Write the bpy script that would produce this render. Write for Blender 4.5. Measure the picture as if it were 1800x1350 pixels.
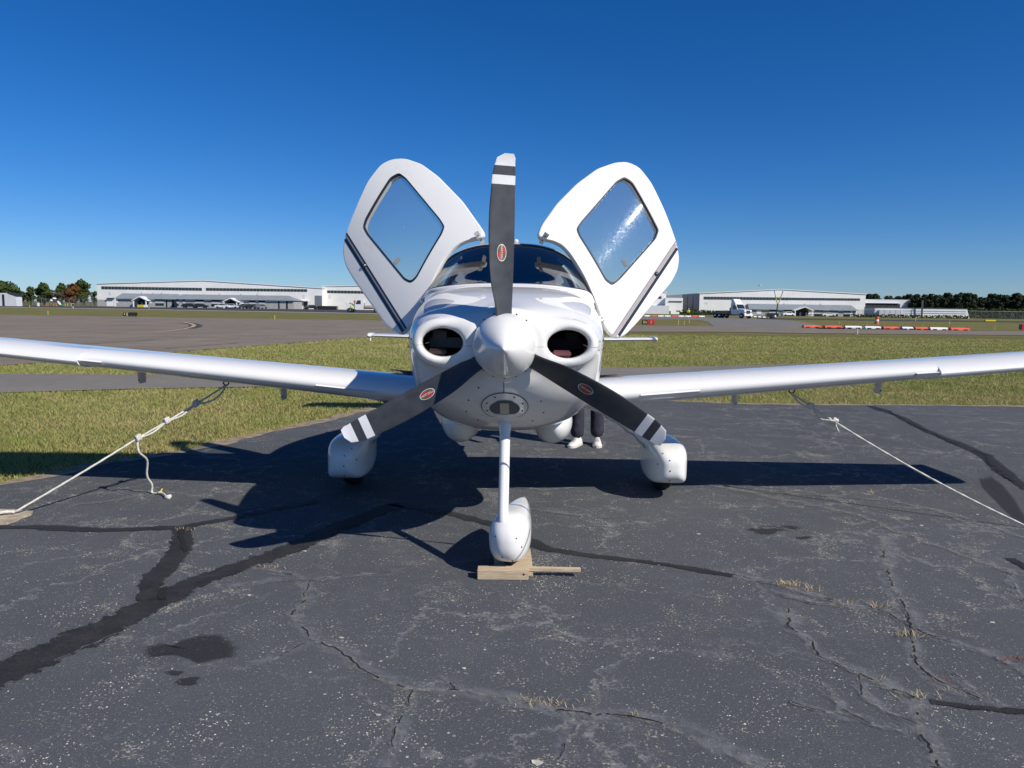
import bpy, bmesh, math, random
import numpy as np
from mathutils import Vector, Matrix
random.seed(7); np.random.seed(7)
for o in list(bpy.data.objects): bpy.data.objects.remove(o)
scene = bpy.context.scene; COL = scene.collection
R = math.radians

# ------------------------------------------------------------------ camera
FPX, CAMH, PITCH, ROLL = 1300.0, 1.5, math.atan(134.5/1300), math.atan(0.0137)
fwd = Vector((0, math.cos(PITCH), -math.sin(PITCH))); r0 = Vector((1, 0, 0)); u0 = Vector((0, math.sin(PITCH), math.cos(PITCH)))
rgt = r0*math.cos(ROLL) + u0*math.sin(ROLL); upv = u0*math.cos(ROLL) - r0*math.sin(ROLL)
cd = bpy.data.cameras.new('camera'); cam = bpy.data.objects.new('camera', cd); COL.objects.link(cam)
cd.sensor_width = 36; cd.lens = 36*FPX/1800; cd.clip_start = 0.05; cd.clip_end = 6000
M = Matrix((rgt, upv, -fwd)).transposed().to_4x4(); M.translation = (0, 0, CAMH); cam.matrix_world = M
scene.camera = cam

# ------------------------------------------------------------------ sky, sun, exposure
SUN = Vector((1.02, -0.76, 1.0)).normalized()          # towards the sun
w = bpy.data.worlds.new('World'); scene.world = w; w.use_nodes = True
nt = w.node_tree; nt.nodes.clear()
sky = nt.nodes.new('ShaderNodeTexSky'); sky.sky_type = 'NISHITA'; sky.sun_disc = False
sky.sun_elevation = math.asin(SUN.z); sky.sun_rotation = math.atan2(SUN.x, SUN.y)
sky.altitude = 0; sky.air_density = 0.85; sky.dust_density = 0.2; sky.ozone_density = 10.0
bg = nt.nodes.new('ShaderNodeBackground'); bg.inputs['Strength'].default_value = 0.098
wo = nt.nodes.new('ShaderNodeOutputWorld'); hsv = nt.nodes.new('ShaderNodeHueSaturation'); hsv.inputs['Saturation'].default_value = 1.18; hsv.inputs['Hue'].default_value = 0.506
nt.links.new(sky.outputs[0], hsv.inputs['Color']); nt.links.new(hsv.outputs[0], bg.inputs[0]); nt.links.new(bg.outputs[0], wo.inputs[0])
sl = bpy.data.lights.new('sun', 'SUN'); sl.energy = 5.0; sl.angle = R(0.53); sl.color = (1, 0.95, 0.87)
so = bpy.data.objects.new('sun', sl); COL.objects.link(so); so.rotation_euler = SUN.to_track_quat('Z', 'Y').to_euler(); so.location = SUN*50
scene.view_settings.view_transform = 'Standard'; scene.view_settings.look = 'None'
scene.view_settings.exposure = 0.0; scene.view_settings.gamma = 1.0
scene.render.engine = 'CYCLES'

# ------------------------------------------------------------------ placing helpers (photo pixel -> point of the place)
def ray(x, y): return fwd + rgt*((x-900)/FPX) + upv*((675-y)/FPX)
def G(x, y, z=0.0):
    d = ray(x, y); return Vector((0, 0, CAMH)) + d*((z-CAMH)/d.z)
def B(x, y, Y):
    d = ray(x, y); return Vector((0, 0, CAMH)) + d*(Y/d.y)
def BP(x, y, p, n):
    d = ray(x, y); c = Vector((0, 0, CAMH)); return c + d*((p-c).dot(n)/d.dot(n))

# ------------------------------------------------------------------ materials
def pmat(name, col, rough=0.5, metal=0.0, coat=0.0, var=0.0, vscale=8.0, bump=0.0, bscale=60.0, spec=0.5, emit=None):
    m = bpy.data.materials.new(name); m.use_nodes = True; n = m.node_tree; b = n.nodes['Principled BSDF']
    b.inputs['Base Color'].default_value = (*col, 1); b.inputs['Roughness'].default_value = rough; b.inputs['Metallic'].default_value = metal
    b.inputs['Coat Weight'].default_value = coat; b.inputs['Coat Roughness'].default_value = 0.03; b.inputs['Specular IOR Level'].default_value = spec
    tc = n.nodes.new('ShaderNodeTexCoord')
    if var:
        no = n.nodes.new('ShaderNodeTexNoise'); no.inputs['Scale'].default_value = vscale; no.inputs['Detail'].default_value = 6
        n.links.new(tc.outputs['Object'], no.inputs['Vector'])
        mr = n.nodes.new('ShaderNodeMapRange'); mr.inputs['From Min'].default_value = 0.3; mr.inputs['From Max'].default_value = 0.7
        mr.inputs['To Min'].default_value = 1-var; mr.inputs['To Max'].default_value = 1+var; n.links.new(no.outputs[0], mr.inputs[0])
        mx = n.nodes.new('ShaderNodeMix'); mx.data_type = 'RGBA'; mx.blend_type = 'MULTIPLY'; mx.inputs[0].default_value = 1
        mx.inputs[6].default_value = (*col, 1); n.links.new(mr.outputs[0], mx.inputs[7]); n.links.new(mx.outputs[2], b.inputs['Base Color'])
    if bump:
        no = n.nodes.new('ShaderNodeTexNoise'); no.inputs['Scale'].default_value = bscale; no.inputs['Detail'].default_value = 4
        n.links.new(tc.outputs['Object'], no.inputs['Vector'])
        bu = n.nodes.new('ShaderNodeBump'); bu.inputs['Strength'].default_value = bump; bu.inputs['Distance'].default_value = 0.01
        n.links.new(no.outputs[0], bu.inputs['Height']); n.links.new(bu.outputs[0], b.inputs['Normal'])
    if emit: b.inputs['Emission Color'].default_value = (*emit, 1); b.inputs['Emission Strength'].default_value = 1
    return m

class NT:                                              # tiny node-graph writer
    def __init__(s, name):
        s.m = bpy.data.materials.new(name); s.m.use_nodes = True; s.t = s.m.node_tree; s.b = s.t.nodes['Principled BSDF']
        s.out = s.t.nodes['Material Output']
        s.tc = s.t.nodes.new('ShaderNodeTexCoord'); s.co = s.tc.outputs['Object']
    def n(s, typ, **kw):
        x = s.t.nodes.new(typ)
        for k, v in kw.items():
            if k in x.inputs: s.set(x.inputs[k], v)
            else: setattr(x, k, v)
        return x
    def set(s, sock, v):
        if isinstance(v, bpy.types.NodeSocket): s.t.links.new(v, sock)
        elif isinstance(v, tuple) and len(v) == 3 and sock.type == 'RGBA': sock.default_value = (*v, 1)
        else: sock.default_value = v
    def noise(s, scale, detail=4, rough=0.5, co=None, dist=0.0):
        x = s.n('ShaderNodeTexNoise', Scale=scale, Detail=detail, Roughness=rough, Distortion=dist); s.set(x.inputs['Vector'], co or s.co); return x.outputs[0]
    def vor(s, scale, feature='F1', co=None, out=0):
        x = s.n('ShaderNodeTexVoronoi', Scale=scale, feature=feature); s.set(x.inputs['Vector'], co or s.co); return x.outputs[out]
    def mapr(s, v, a, b_, c=0.0, d=1.0):
        x = s.n('ShaderNodeMapRange'); s.set(x.inputs[0], v)
        for i, q in enumerate((a, b_, c, d)): x.inputs[i+1].default_value = q
        return x.outputs[0]
    def math(s, op, a, b_=0.0):
        x = s.n('ShaderNodeMath', operation=op); s.set(x.inputs[0], a); s.set(x.inputs[1], b_); return x.outputs[0]
    def mix(s, f, a, b_, blend='MIX'):
        x = s.n('ShaderNodeMix', data_type='RGBA', blend_type=blend); s.set(x.inputs[0], f); s.set(x.inputs[6], a); s.set(x.inputs[7], b_); return x.outputs[2]
    def bump(s, h, strength=0.5, dist=0.01):
        x = s.n('ShaderNodeBump', Strength=strength, Distance=dist); s.set(x.inputs['Height'], h); s.t.links.new(x.outputs[0], s.b.inputs['Normal'])
    def scale(s, v):
        x = s.n('ShaderNodeVectorMath', operation='MULTIPLY'); s.set(x.inputs[0], s.co); x.inputs[1].default_value = v; return x.outputs[0]

def asphalt(name, base, dark, pebble, peb_amt=1.0, rough=0.9, streak=None, dust=(0.145, 0.15, 0.16), crazed=False):
    k = NT(name)
    big = k.noise(0.35, 5, 0.6); mid = k.noise(2.2, 8, 0.72, dist=0.5); fine = k.noise(170, 4, 0.75)
    c = k.mix(k.mapr(big, 0.36, 0.66), base, dark)
    c = k.mix(k.mapr(mid, 0.50, 0.74, 0, 0.38), c, dust)
    c = k.mix(k.mapr(fine, 0.32, 0.66, 0.0, 1.0), k.mix(0.42, c, (0, 0, 0)), k.mix(0.14, c, (0.4, 0.4, 0.4)))
    # exposed aggregate and grit: irregular pale grains, thick in worn patches
    patch = k.math('MULTIPLY', k.mapr(k.noise(3.6, 9, 0.76, dist=0.8), 0.515, 0.66, 0.0, 1.0), k.mapr(k.noise(0.6, 4, 0.6), 0.34, 0.56, 0.35, 1.0))
    gn = k.noise(82, 3, 0.75); gthr = k.mapr(patch, 0, 1, 0.622, 0.47)
    grit = k.mapr(k.math('SUBTRACT', gn, gthr), 0.0, 0.03)
    v1 = k.n('ShaderNodeTexVoronoi', Scale=48.0, Randomness=1.0); k.set(v1.inputs['Vector'], k.co)
    rnd = k.n('ShaderNodeSeparateColor'); k.set(rnd.inputs[0], v1.outputs[1])
    on = k.math('LESS_THAN', rnd.outputs[0], k.math('MULTIPLY', k.mapr(patch, 0, 1, 0.14, 1.0), 0.42*peb_amt))
    edge = k.math('ADD', v1.outputs[0], k.math('MULTIPLY', k.mapr(fine, 0.3, 0.7, -0.5, 0.5), 0.18))
    dot = k.math('MULTIPLY', on, k.math('LESS_THAN', edge, k.mapr(rnd.outputs[1], 0, 1, 0.05, 0.30)))
    al = k.math('MAXIMUM', k.math('MULTIPLY', grit, 0.75*peb_amt), k.math('MULTIPLY', dot, 0.9))
    pc = k.mix(rnd.outputs[2], pebble, tuple(x*0.55 for x in pebble))
    if crazed:                                          # hairline crazing filled with pale dust
        wv = k.n('ShaderNodeVectorMath', operation='ADD'); nv = k.n('ShaderNodeTexNoise', Scale=3.5, Detail=6.0, Roughness=0.7); k.set(nv.inputs['Vector'], k.co)
        sc = k.n('ShaderNodeVectorMath', operation='SCALE'); k.set(sc.inputs[0], nv.outputs[1]); sc.inputs[3].default_value = 0.55; k.set(wv.inputs[0], k.co); k.set(wv.inputs[1], sc.outputs[0])
        ed = k.vor(1.15, 'DISTANCE_TO_EDGE', co=wv.outputs[0]); ed2 = k.vor(3.3, 'DISTANCE_TO_EDGE', co=wv.outputs[0])
        msk = k.mapr(k.noise(0.55, 5, 0.65), 0.40, 0.54); brk = k.mapr(k.noise(14, 5, 0.75), 0.40, 0.60)
        ln = k.math('MAXIMUM', k.mapr(ed, 0.004, 0.022, 1, 0), k.math('MULTIPLY', k.mapr(ed2, 0.004, 0.03, 0.7, 0), k.mapr(k.noise(1.1, 4, 0.6), 0.5, 0.66)))
        cz = k.math('MULTIPLY', k.math('MULTIPLY', ln, msk), brk)
        c = k.mix(k.math('MULTIPLY', cz, 0.75), c, (0.29, 0.28, 0.265))
    c = k.mix(al, c, pc)
    if streak:
        st = k.noise(1.0, 5, 0.7, co=k.scale((0.09, 1.6, 1)))
        c = k.mix(k.mapr(st, 0.5, 0.72, 0, 0.6), c, streak)
    k.set(k.b.inputs['Base Color'], c); k.b.inputs['Roughness'].default_value = rough; k.b.inputs['Specular IOR Level'].default_value = 0.04
    k.bump(k.math('ADD', k.math('MULTIPLY', fine, 0.6), k.math('MULTIPLY', al, 0.4)), 0.35, 0.004)
    return k.m
M_ramp = asphalt('sealed_asphalt', (0.090, 0.098, 0.110), (0.070, 0.076, 0.086), (0.52, 0.47, 0.38), crazed=True)
M_road = asphalt('worn_asphalt', (0.27, 0.24, 0.205), (0.21, 0.19, 0.165), (0.42, 0.38, 0.33), 0.7)
M_apron = asphalt('old_brown_asphalt', (0.31, 0.25, 0.185), (0.235, 0.19, 0.145), (0.34, 0.30, 0.26), 0.4, streak=(0.11, 0.097, 0.086))
M_taxi = asphalt('grey_taxiway', (0.26, 0.245, 0.225), (0.21, 0.196, 0.18), (0.36, 0.34, 0.3), 0.3, streak=(0.17, 0.155, 0.138))
M_dark = asphalt('dark_service_road', (0.062, 0.060, 0.064), (0.05, 0.05, 0.052), (0.3, 0.28, 0.25), 0.2)

def grassmat():
    k = NT('mown_grass_ground')
    a = k.noise(0.22, 6, 0.6); b_ = k.noise(1.7, 6, 0.7); f = k.noise(38, 4, 0.75); s = k.noise(1.0, 5, 0.65, co=k.scale((0.05, 0.55, 1)))
    c = k.mix(k.mapr(a, 0.36, 0.66), (0.165, 0.172, 0.045), (0.255, 0.220, 0.090))
    c = k.mix(k.mapr(s, 0.46, 0.70, 0, 0.75), c, (0.235, 0.185, 0.080))
    c = k.mix(k.mapr(b_, 0.5, 0.75, 0, 0.55), c, (0.115, 0.135, 0.028))
    c = k.mix(k.mapr(f, 0.35, 0.65, 0.2, 0.9), k.mix(0.35, c, (0.01, 0.014, 0.003)), c)
    k.set(k.b.inputs['Base Color'], c); k.b.inputs['Roughness'].default_value = 0.95; k.b.inputs['Specular IOR Level'].default_value = 0.1
    k.bump(k.math('ADD', f, k.math('MULTIPLY', b_, 0.6)), 1.0, 0.05)
    return k.m
M_grass = grassmat()
def blademat():
    k = NT('grass_blade')
    at = k.n('ShaderNodeVertexColor', layer_name='tint'); a = k.noise(0.35, 5, 0.6); b_ = k.noise(2.2, 4, 0.6)
    c = k.mix(k.mapr(a, 0.38, 0.66), (0.270, 0.325, 0.080), (0.42, 0.39, 0.155))
    c = k.mix(k.mapr(b_, 0.48, 0.68, 0, 0.75), c, (0.47, 0.385, 0.185))
    c = k.mix(1.0, c, at.outputs[0], 'MULTIPLY')
    k.set(k.b.inputs['Base Color'], c); k.b.inputs['Roughness'].default_value = 0.7; k.b.inputs['Specular IOR Level'].default_value = 0.15
    tr = k.n('ShaderNodeBsdfTranslucent'); k.set(tr.inputs[0], c); mx = k.n('ShaderNodeMixShader'); mx.inputs[0].default_value = 0.25
    k.t.links.new(k.b.outputs[0], mx.inputs[1]); k.t.links.new(tr.outputs[0], mx.inputs[2]); k.t.links.new(mx.outputs[0], k.out.inputs[0])
    return k.m
M_blade = blademat()

def paintmat():
    k = NT('white_aircraft_paint')
    d = k.noise(3.0, 6, 0.65); c = k.mix(k.mapr(d, 0.45, 0.8, 0, 0.25), (0.81, 0.795, 0.76), (0.73, 0.712, 0.675)); sp = k.noise(120, 2, 0.6); c = k.mix(k.mapr(sp, 0.70, 0.74, 0, 0.35), c, (0.25, 0.22, 0.18)); gr = k.noise(1.0, 5, 0.7, co=k.scale((6, 1.2, 6))); c = k.mix(k.mapr(gr, 0.58, 0.78, 0, 0.22), c, (0.48, 0.46, 0.43))
    k.set(k.b.inputs['Base Color'], c); k.b.inputs['Roughness'].default_value = 0.55; k.b.inputs['Specular IOR Level'].default_value = 0.2
    k.b.inputs['Coat Weight'].default_value = 1.0; k.set(k.b.inputs['Coat Roughness'], k.mapr(d, 0.3, 0.8, 0.008, 0.035)); k.b.inputs['Coat IOR'].default_value = 1.5
    return k.m
M_white = paintmat()
def glassmat(name, tint, refl=1.0, rough=0.01, haze=0.0):
    k = NT(name); t = k.t
    tr = k.n('ShaderNodeBsdfTransparent'); k.set(tr.inputs[0], tint)
    gl = k.n('ShaderNodeBsdfGlossy'); gl.inputs['Roughness'].default_value = rough
    fr = k.n('ShaderNodeFresnel'); fr.inputs[0].default_value = 1.5
    mx = k.n('ShaderNodeMixShader'); k.set(mx.inputs[0], k.math('MINIMUM', k.math('MULTIPLY', fr.outputs[0], refl), 0.9)); t.links.new(tr.outputs[0], mx.inputs[1]); t.links.new(gl.outputs[0], mx.inputs[2])
    last = mx
    if haze:                                            # fine wiping scratches that smear a highlight
        g2 = k.n('ShaderNodeBsdfAnisotropic'); g2.inputs['Roughness'].default_value = 0.20; g2.inputs['Anisotropy'].default_value = 0.25; tg = k.n('ShaderNodeCombineXYZ'); tg.inputs[0].default_value = 0.75; tg.inputs[2].default_value = -0.65; t.links.new(tg.outputs[0], g2.inputs['Tangent'])
        w1 = k.noise(1.0, 4, 0.7, co=k.scale((26, 26, 26)), dist=4.0); w2 = k.noise(30, 5, 0.7)
        f = k.math('MULTIPLY', k.math('MULTIPLY', k.mapr(w1, 0.42, 0.75), k.mapr(w2, 0.35, 0.8)), haze)
        m2 = k.n('ShaderNodeMixShader'); k.set(m2.inputs[0], f); t.links.new(mx.outputs[0], m2.inputs[1]); t.links.new(g2.outputs[0], m2.inputs[2]); df = k.n('ShaderNodeBsdfDiffuse'); df.inputs[0].default_value = (0.6, 0.62, 0.62, 1); m3 = k.n('ShaderNodeMixShader'); m3.inputs[0].default_value = 0.07; t.links.new(m2.outputs[0], m3.inputs[1]); t.links.new(df.outputs[0], m3.inputs[2]); last = m3
    t.links.new(last.outputs[0], k.out.inputs[0]); return k.m
M_wind = glassmat('windshield_acrylic', (0.46, 0.50, 0.53), 0.33)
M_pane = glassmat('door_window_acrylic', (0.80, 0.83, 0.83), 1.0, 0.022, 0.016)
M_black = pmat('black_rubber', (0.012, 0.012, 0.014), 0.45)
M_tyre = pmat('tyre_rubber', (0.014, 0.014, 0.015), 0.8, bump=0.3)
M_inner = pmat('cabin_trim_grey', (0.10, 0.105, 0.115), 0.8)
M_trimlt = pmat('cabin_trim_beige', (0.50, 0.45, 0.38), 0.7)
M_dash = pmat('glareshield_black', (0.014, 0.013, 0.014), 0.8, bump=0.2)
M_seat = pmat('seat_leather', (0.035, 0.04, 0.05), 0.5)
M_cav = pmat('engine_bay_black', (0.010, 0.009, 0.010), 0.8)
M_baffle = pmat('maroon_baffle_rubber', (0.14, 0.045, 0.05), 0.6)
M_bafd = pmat('dark_maroon_baffle', (0.030, 0.012, 0.016), 0.7)
M_metal = pmat('dull_aluminium', (0.45, 0.45, 0.46), 0.35, 0.9)
M_steel = pmat('dark_steel', (0.10, 0.10, 0.11), 0.45, 0.7)
M_blk = pmat('blade_grey_paint', (0.048, 0.051, 0.057), 0.42, var=0.25, vscale=14, bump=0.08, bscale=200, spec=0.4)
M_blw = pmat('blade_white_tip', (0.74, 0.74, 0.74), 0.45, var=0.06, vscale=20)
M_navy = pmat('navy_stripe', (0.012, 0.014, 0.024), 0.3, coat=0.6)
M_gold = pmat('champagne_stripe', (0.46, 0.37, 0.33), 0.3, 0.2, coat=0.6)
M_silver = pmat('grey_pinstripe', (0.28, 0.28, 0.30), 0.3, coat=0.6)
M_grip = pmat('grey_wing_walk', (0.20, 0.20, 0.20), 0.9, bump=0.5, bscale=300)
M_screw = pmat('screw_dark', (0.03, 0.03, 0.035), 0.4, 0.6)
M_dwhite = pmat('decal_white', (0.75, 0.74, 0.7), 0.4)
M_dred = pmat('decal_red', (0.50, 0.035, 0.045), 0.4)
M_doliv = pmat('decal_olive', (0.14, 0.10, 0.03), 0.4)
M_rope = pmat('cotton_rope', (0.62, 0.59, 0.52), 0.9, var=0.15, vscale=40)
M_yell = pmat('yellow_tape', (0.75, 0.55, 0.02), 0.5)
M_wood = None
def woodmat():
    k = NT('weathered_lumber')
    g = k.noise(6.0, 8, 0.65, co=k.scale((1.2, 14, 14)), dist=0.8); f = k.noise(1, 4, 0.6, co=k.scale((12, 190, 190)))
    c = k.mix(k.mapr(g, 0.35, 0.7), (0.62, 0.50, 0.34), (0.42, 0.31, 0.19)); c = k.mix(k.mapr(f, 0.5, 0.75, 0, 0.45), c, (0.20, 0.14, 0.08))
    k.set(k.b.inputs['Base Color'], c); k.b.inputs['Roughness'].default_value = 0.85; k.bump(k.math('ADD', g, f), 0.6, 0.004); return k.m
M_wood = woodmat()
M_conc = pmat('old_concrete', (0.40, 0.33, 0.24), 0.9, var=0.35, vscale=14, bump=0.8, bscale=40)
M_seal = pmat('tar_crack_filler', (0.034, 0.032, 0.031), 0.7, var=0.5, vscale=7, bump=0.35, bscale=60)
def sealmat():
    k = NT('ragged_tar_filler'); at = k.n('ShaderNodeVertexColor', layer_name='tint'); e = k.noise(26, 7, 0.75); f = k.noise(7, 6, 0.7); g = k.noise(160, 3, 0.7)
    c = k.mix(k.mapr(f, 0.35, 0.7), (0.026, 0.0245, 0.024), (0.048, 0.046, 0.045)); c = k.mix(k.mapr(g, 0.60, 0.70, 0, 0.5), c, (0.20, 0.18, 0.15)); k.set(k.b.inputs['Base Color'], c); k.set(k.b.inputs['Roughness'], k.mapr(f, 0.3, 0.7, 0.5, 0.85)); k.b.inputs['Specular IOR Level'].default_value = 0.15; k.bump(k.math('ADD', f, k.math('MULTIPLY', g, 0.4)), 0.4, 0.01)
    tr = k.n('ShaderNodeBsdfTransparent'); mx = k.n('ShaderNodeMixShader'); k.set(mx.inputs[0], k.math('MULTIPLY', k.mapr(k.math('SUBTRACT', at.outputs[0], k.mapr(e, 0.34, 0.66, 0.05, 0.75)), 0.0, 0.10), 0.93))
    k.t.links.new(tr.outputs[0], mx.inputs[1]); k.t.links.new(k.b.outputs[0], mx.inputs[2]); k.t.links.new(mx.outputs[0], k.out.inputs[0]); return k.m
M_sealr = sealmat()
M_crk = pmat('crack_void', (0.007, 0.007, 0.007), 1.0)
M_dust = None
def dustmat():
    k = NT('pale_crack_dust'); f = k.noise(34, 7, 0.8); g = k.noise(190, 3, 0.75)
    c = k.mix(k.mapr(f, 0.35, 0.7), (0.17, 0.168, 0.165), (0.36, 0.33, 0.28)); c = k.mix(k.mapr(g, 0.55, 0.7, 0, 0.6), c, (0.42, 0.38, 0.31))
    k.set(k.b.inputs['Base Color'], c); k.b.inputs['Roughness'].default_value = 0.9
    tr = k.n('ShaderNodeBsdfTransparent'); mx = k.n('ShaderNodeMixShader')
    at = k.n('ShaderNodeVertexColor', layer_name='tint')
    k.set(mx.inputs[0], k.math('MULTIPLY', k.mapr(k.math('ADD', k.math('MULTIPLY', f, 0.7), k.math('MULTIPLY', g, 0.3)), 0.44, 0.58), k.math('MULTIPLY', k.math('POWER', at.outputs[0], 1.4), 0.62)))
    k.t.links.new(tr.outputs[0], mx.inputs[1]); k.t.links.new(k.b.outputs[0], mx.inputs[2]); k.t.links.new(mx.outputs[0], k.out.inputs[0]); return k.m
M_dust = dustmat()
def halomat():
    k = NT('pale_dust_halo'); at = k.n('ShaderNodeVertexColor', layer_name='tint'); f = k.noise(9, 7, 0.75); k.b.inputs['Base Color'].default_value = (0.25, 0.26, 0.275, 1); k.b.inputs['Roughness'].default_value = 0.9; k.b.inputs['Specular IOR Level'].default_value = 0.0
    tr = k.n('ShaderNodeBsdfTransparent'); mx = k.n('ShaderNodeMixShader'); k.set(mx.inputs[0], k.math('MULTIPLY', k.math('MULTIPLY', at.outputs[0], at.outputs[0]), k.mapr(f, 0.38, 0.66, 0.03, 0.62)))
    k.t.links.new(tr.outputs[0], mx.inputs[1]); k.t.links.new(k.b.outputs[0], mx.inputs[2]); k.t.links.new(mx.outputs[0], k.out.inputs[0]); return k.m
M_halo = halomat()
M_oil = pmat('dried_oil_stain', (0.034, 0.031, 0.029), 0.6, var=0.3, vscale=9)
def softmat():
    k = NT('soft_oil_stain'); at = k.n('ShaderNodeVertexColor', layer_name='tint'); f = k.noise(16, 7, 0.75); g = k.noise(140, 3, 0.7)
    k.b.inputs['Base Color'].default_value = (0.030, 0.027, 0.025, 1); k.b.inputs['Roughness'].default_value = 0.7; tr = k.n('ShaderNodeBsdfTransparent'); mx = k.n('ShaderNodeMixShader')
    a = k.math('SUBTRACT', k.math('ADD', k.math('MULTIPLY', at.outputs[0], 1.5), k.math('MULTIPLY', f, 1.0)), k.math('MULTIPLY', g, 0.5)); k.set(mx.inputs[0], k.mapr(a, 0.55, 1.15, 0, 0.62))
    k.t.links.new(tr.outputs[0], mx.inputs[1]); k.t.links.new(k.b.outputs[0], mx.inputs[2]); k.t.links.new(mx.outputs[0], k.out.inputs[0]); return k.m
M_soft = softmat()
M_straw = pmat('dry_straw', (0.50, 0.38, 0.21), 0.8)
M_redleaf = pmat('rusty_red_weed', (0.30, 0.07, 0.04), 0.8)
M_flake = pmat('pale_flake', (0.50, 0.46, 0.39), 0.9, var=0.4, vscale=30)
M_soil = pmat('dry_edge_soil', (0.27, 0.21, 0.145), 0.95, var=0.4, vscale=9, bump=0.6, bscale=50)
M_yline = pmat('yellow_taxi_line', (0.46, 0.34, 0.17), 0.8, var=0.3, vscale=3)
M_wline = pmat('pale_concrete_edge', (0.42, 0.40, 0.37), 0.9)

# ------------------------------------------------------------------ mesh helpers
def mesh_obj(name, V, F, mats, parent=None, smooth=False, mi=None, tint=None):
    me = bpy.data.meshes.new(name); me.from_pydata([tuple(v) for v in V], [], [tuple(f) for f in F])
    for m in (mats if isinstance(mats, (list, tuple)) else [mats]): me.materials.append(m)
    if mi is not None: me.polygons.foreach_set('material_index', list(mi))
    if smooth: me.polygons.foreach_set('use_smooth', [True]*len(me.polygons))
    if tint is not None:
        ca = me.color_attributes.new('tint', 'FLOAT_COLOR', 'POINT'); ca.data.foreach_set('color', np.asarray(tint, np.float32).ravel())
    me.update(); o = bpy.data.objects.new(name, me); COL.objects.link(o)
    if parent: o.parent = parent
    return o
def tag(o, label=None, cat=None, group=None, kind=None):
    if label: o['label'] = label
    if cat: o['category'] = cat
    if group: o['group'] = group
    if kind: o['kind'] = kind
    return o
def thing(name, label, cat, loc=(0, 0, 0), rz=0.0, group=None):
    o = bpy.data.objects.new(name, None); COL.objects.link(o); o.location = loc; o.rotation_euler = (0, 0, rz); o.empty_display_size = 0.2
    return tag(o, label, cat, group)
def copy_tree(o, parent=None):
    c = o.copy(); COL.objects.link(c); c.parent = parent
    for ch in list(o.children): copy_tree(ch, c)
    return c
class MB:
    def __init__(s): s.v = []; s.f = []; s.m = []
    def add(s, V, F, mi=0):
        b = len(s.v); s.v += [tuple(v) for v in V]; s.f += [tuple(i+b for i in f) for f in F]; s.m += [mi]*len(F); return s
    def box(s, c, d, rz=0.0, mi=0, bev=0.0, tilt=None):
        x, y, z = d[0]/2, d[1]/2, d[2]/2
        if bev:
            bm = bmesh.new(); bmesh.ops.create_cube(bm, size=1.0, matrix=Matrix.Diagonal((d[0], d[1], d[2], 1)))
            bmesh.ops.bevel(bm, geom=bm.edges[:], offset=bev, segments=2, affect='EDGES'); V = [v.co.copy() for v in bm.verts]
            bm.verts.index_update(); F = [[v.index for v in f.verts] for f in bm.faces]; bm.free()
        else:
            V = [Vector(p) for p in ((-x,-y,-z),(x,-y,-z),(x,y,-z),(-x,y,-z),(-x,-y,z),(x,-y,z),(x,y,z),(-x,y,z))]
            F = [(0,3,2,1),(4,5,6,7),(0,1,5,4),(1,2,6,5),(2,3,7,6),(3,0,4,7)]
        Mx = Matrix.Rotation(rz, 3, 'Z')
        if tilt is not None: Mx = Mx @ tilt
        return s.add([Mx @ v + Vector(c) for v in V], F, mi)
    def tube(s, path, rad, n=10, cap=True, mi=0, flat=None, strands=0, pitch=0.03):
        P = [Vector(p) for p in path]; k = len(P); rad = rad if isinstance(rad, (list, tuple)) else [rad]*k
        V = []; F = []; prev = None; acc = 0
        for i in range(k):
            t = (P[min(i+1, k-1)]-P[max(i-1, 0)]).normalized()
            if prev is None: a = t.orthogonal().normalized() if abs(t.z) > 0.9 else t.cross(Vector((0, 0, 1))).normalized()
            else: a = (prev - t*prev.dot(t)).normalized()
            prev = a; b_ = t.cross(a)
            if i: acc += (P[i]-P[i-1]).length
            for j in range(n):
                th = 2*math.pi*j/n; r = rad[i]
                if strands: r *= 1+0.20*math.cos(strands*th - 2*math.pi*acc/pitch)
                V.append(P[i] + a*(math.cos(th)*r*(flat or 1)) + b_*(math.sin(th)*r))
        for i in range(k-1):
            for j in range(n): F.append((i*n+j, i*n+(j+1) % n, (i+1)*n+(j+1) % n, (i+1)*n+j))
        if cap: F.append(tuple(range(n-1, -1, -1))); F.append(tuple((k-1)*n+j for j in range(n)))
        return s.add(V, F, mi)
    def lathe(s, prof, n=24, axis='Z', o=(0, 0, 0), mi=0, sc=(1, 1, 1)):
        V = []; F = []; o = Vector(o)
        for (h, r) in prof:
            for j in range(n):
                th = 2*math.pi*j/n; a, b_ = r*math.cos(th), r*math.sin(th)
                p = {'Z': (a, b_, h), 'Y': (a, h, b_), 'X': (h, a, b_)}[axis]; V.append(o + Vector((p[0]*sc[0], p[1]*sc[1], p[2]*sc[2])))
        for i in range(len(prof)-1):
            for j in range(n): F.append((i*n+j, i*n+(j+1) % n, (i+1)*n+(j+1) % n, (i+1)*n+j))
        F.append(tuple(range(n-1, -1, -1))); F.append(tuple((len(prof)-1)*n+j for j in range(n)))
        return s.add(V, F, mi)
    def prism(s, poly, v, mi=0):                       # planar polygon extruded by vector v
        P = [Vector(p) for p in poly]; v = Vector(v); n = len(P)
        return s.add(P+[p+v for p in P], [tuple(range(n-1, -1, -1)), tuple(range(n, 2*n))]+[(i, (i+1) % n, n+(i+1) % n, n+i) for i in range(n)], mi)
    def grid(s, rows, mi=0, closed=False):
        n = len(rows[0]); F = []
        for i in range(len(rows)-1):
            for j in range(n if closed else n-1): F.append((i*n+j, i*n+(j+1) % n, (i+1)*n+(j+1) % n, (i+1)*n+j))
        return s.add([p for r_ in rows for p in r_], F, mi)
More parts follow.
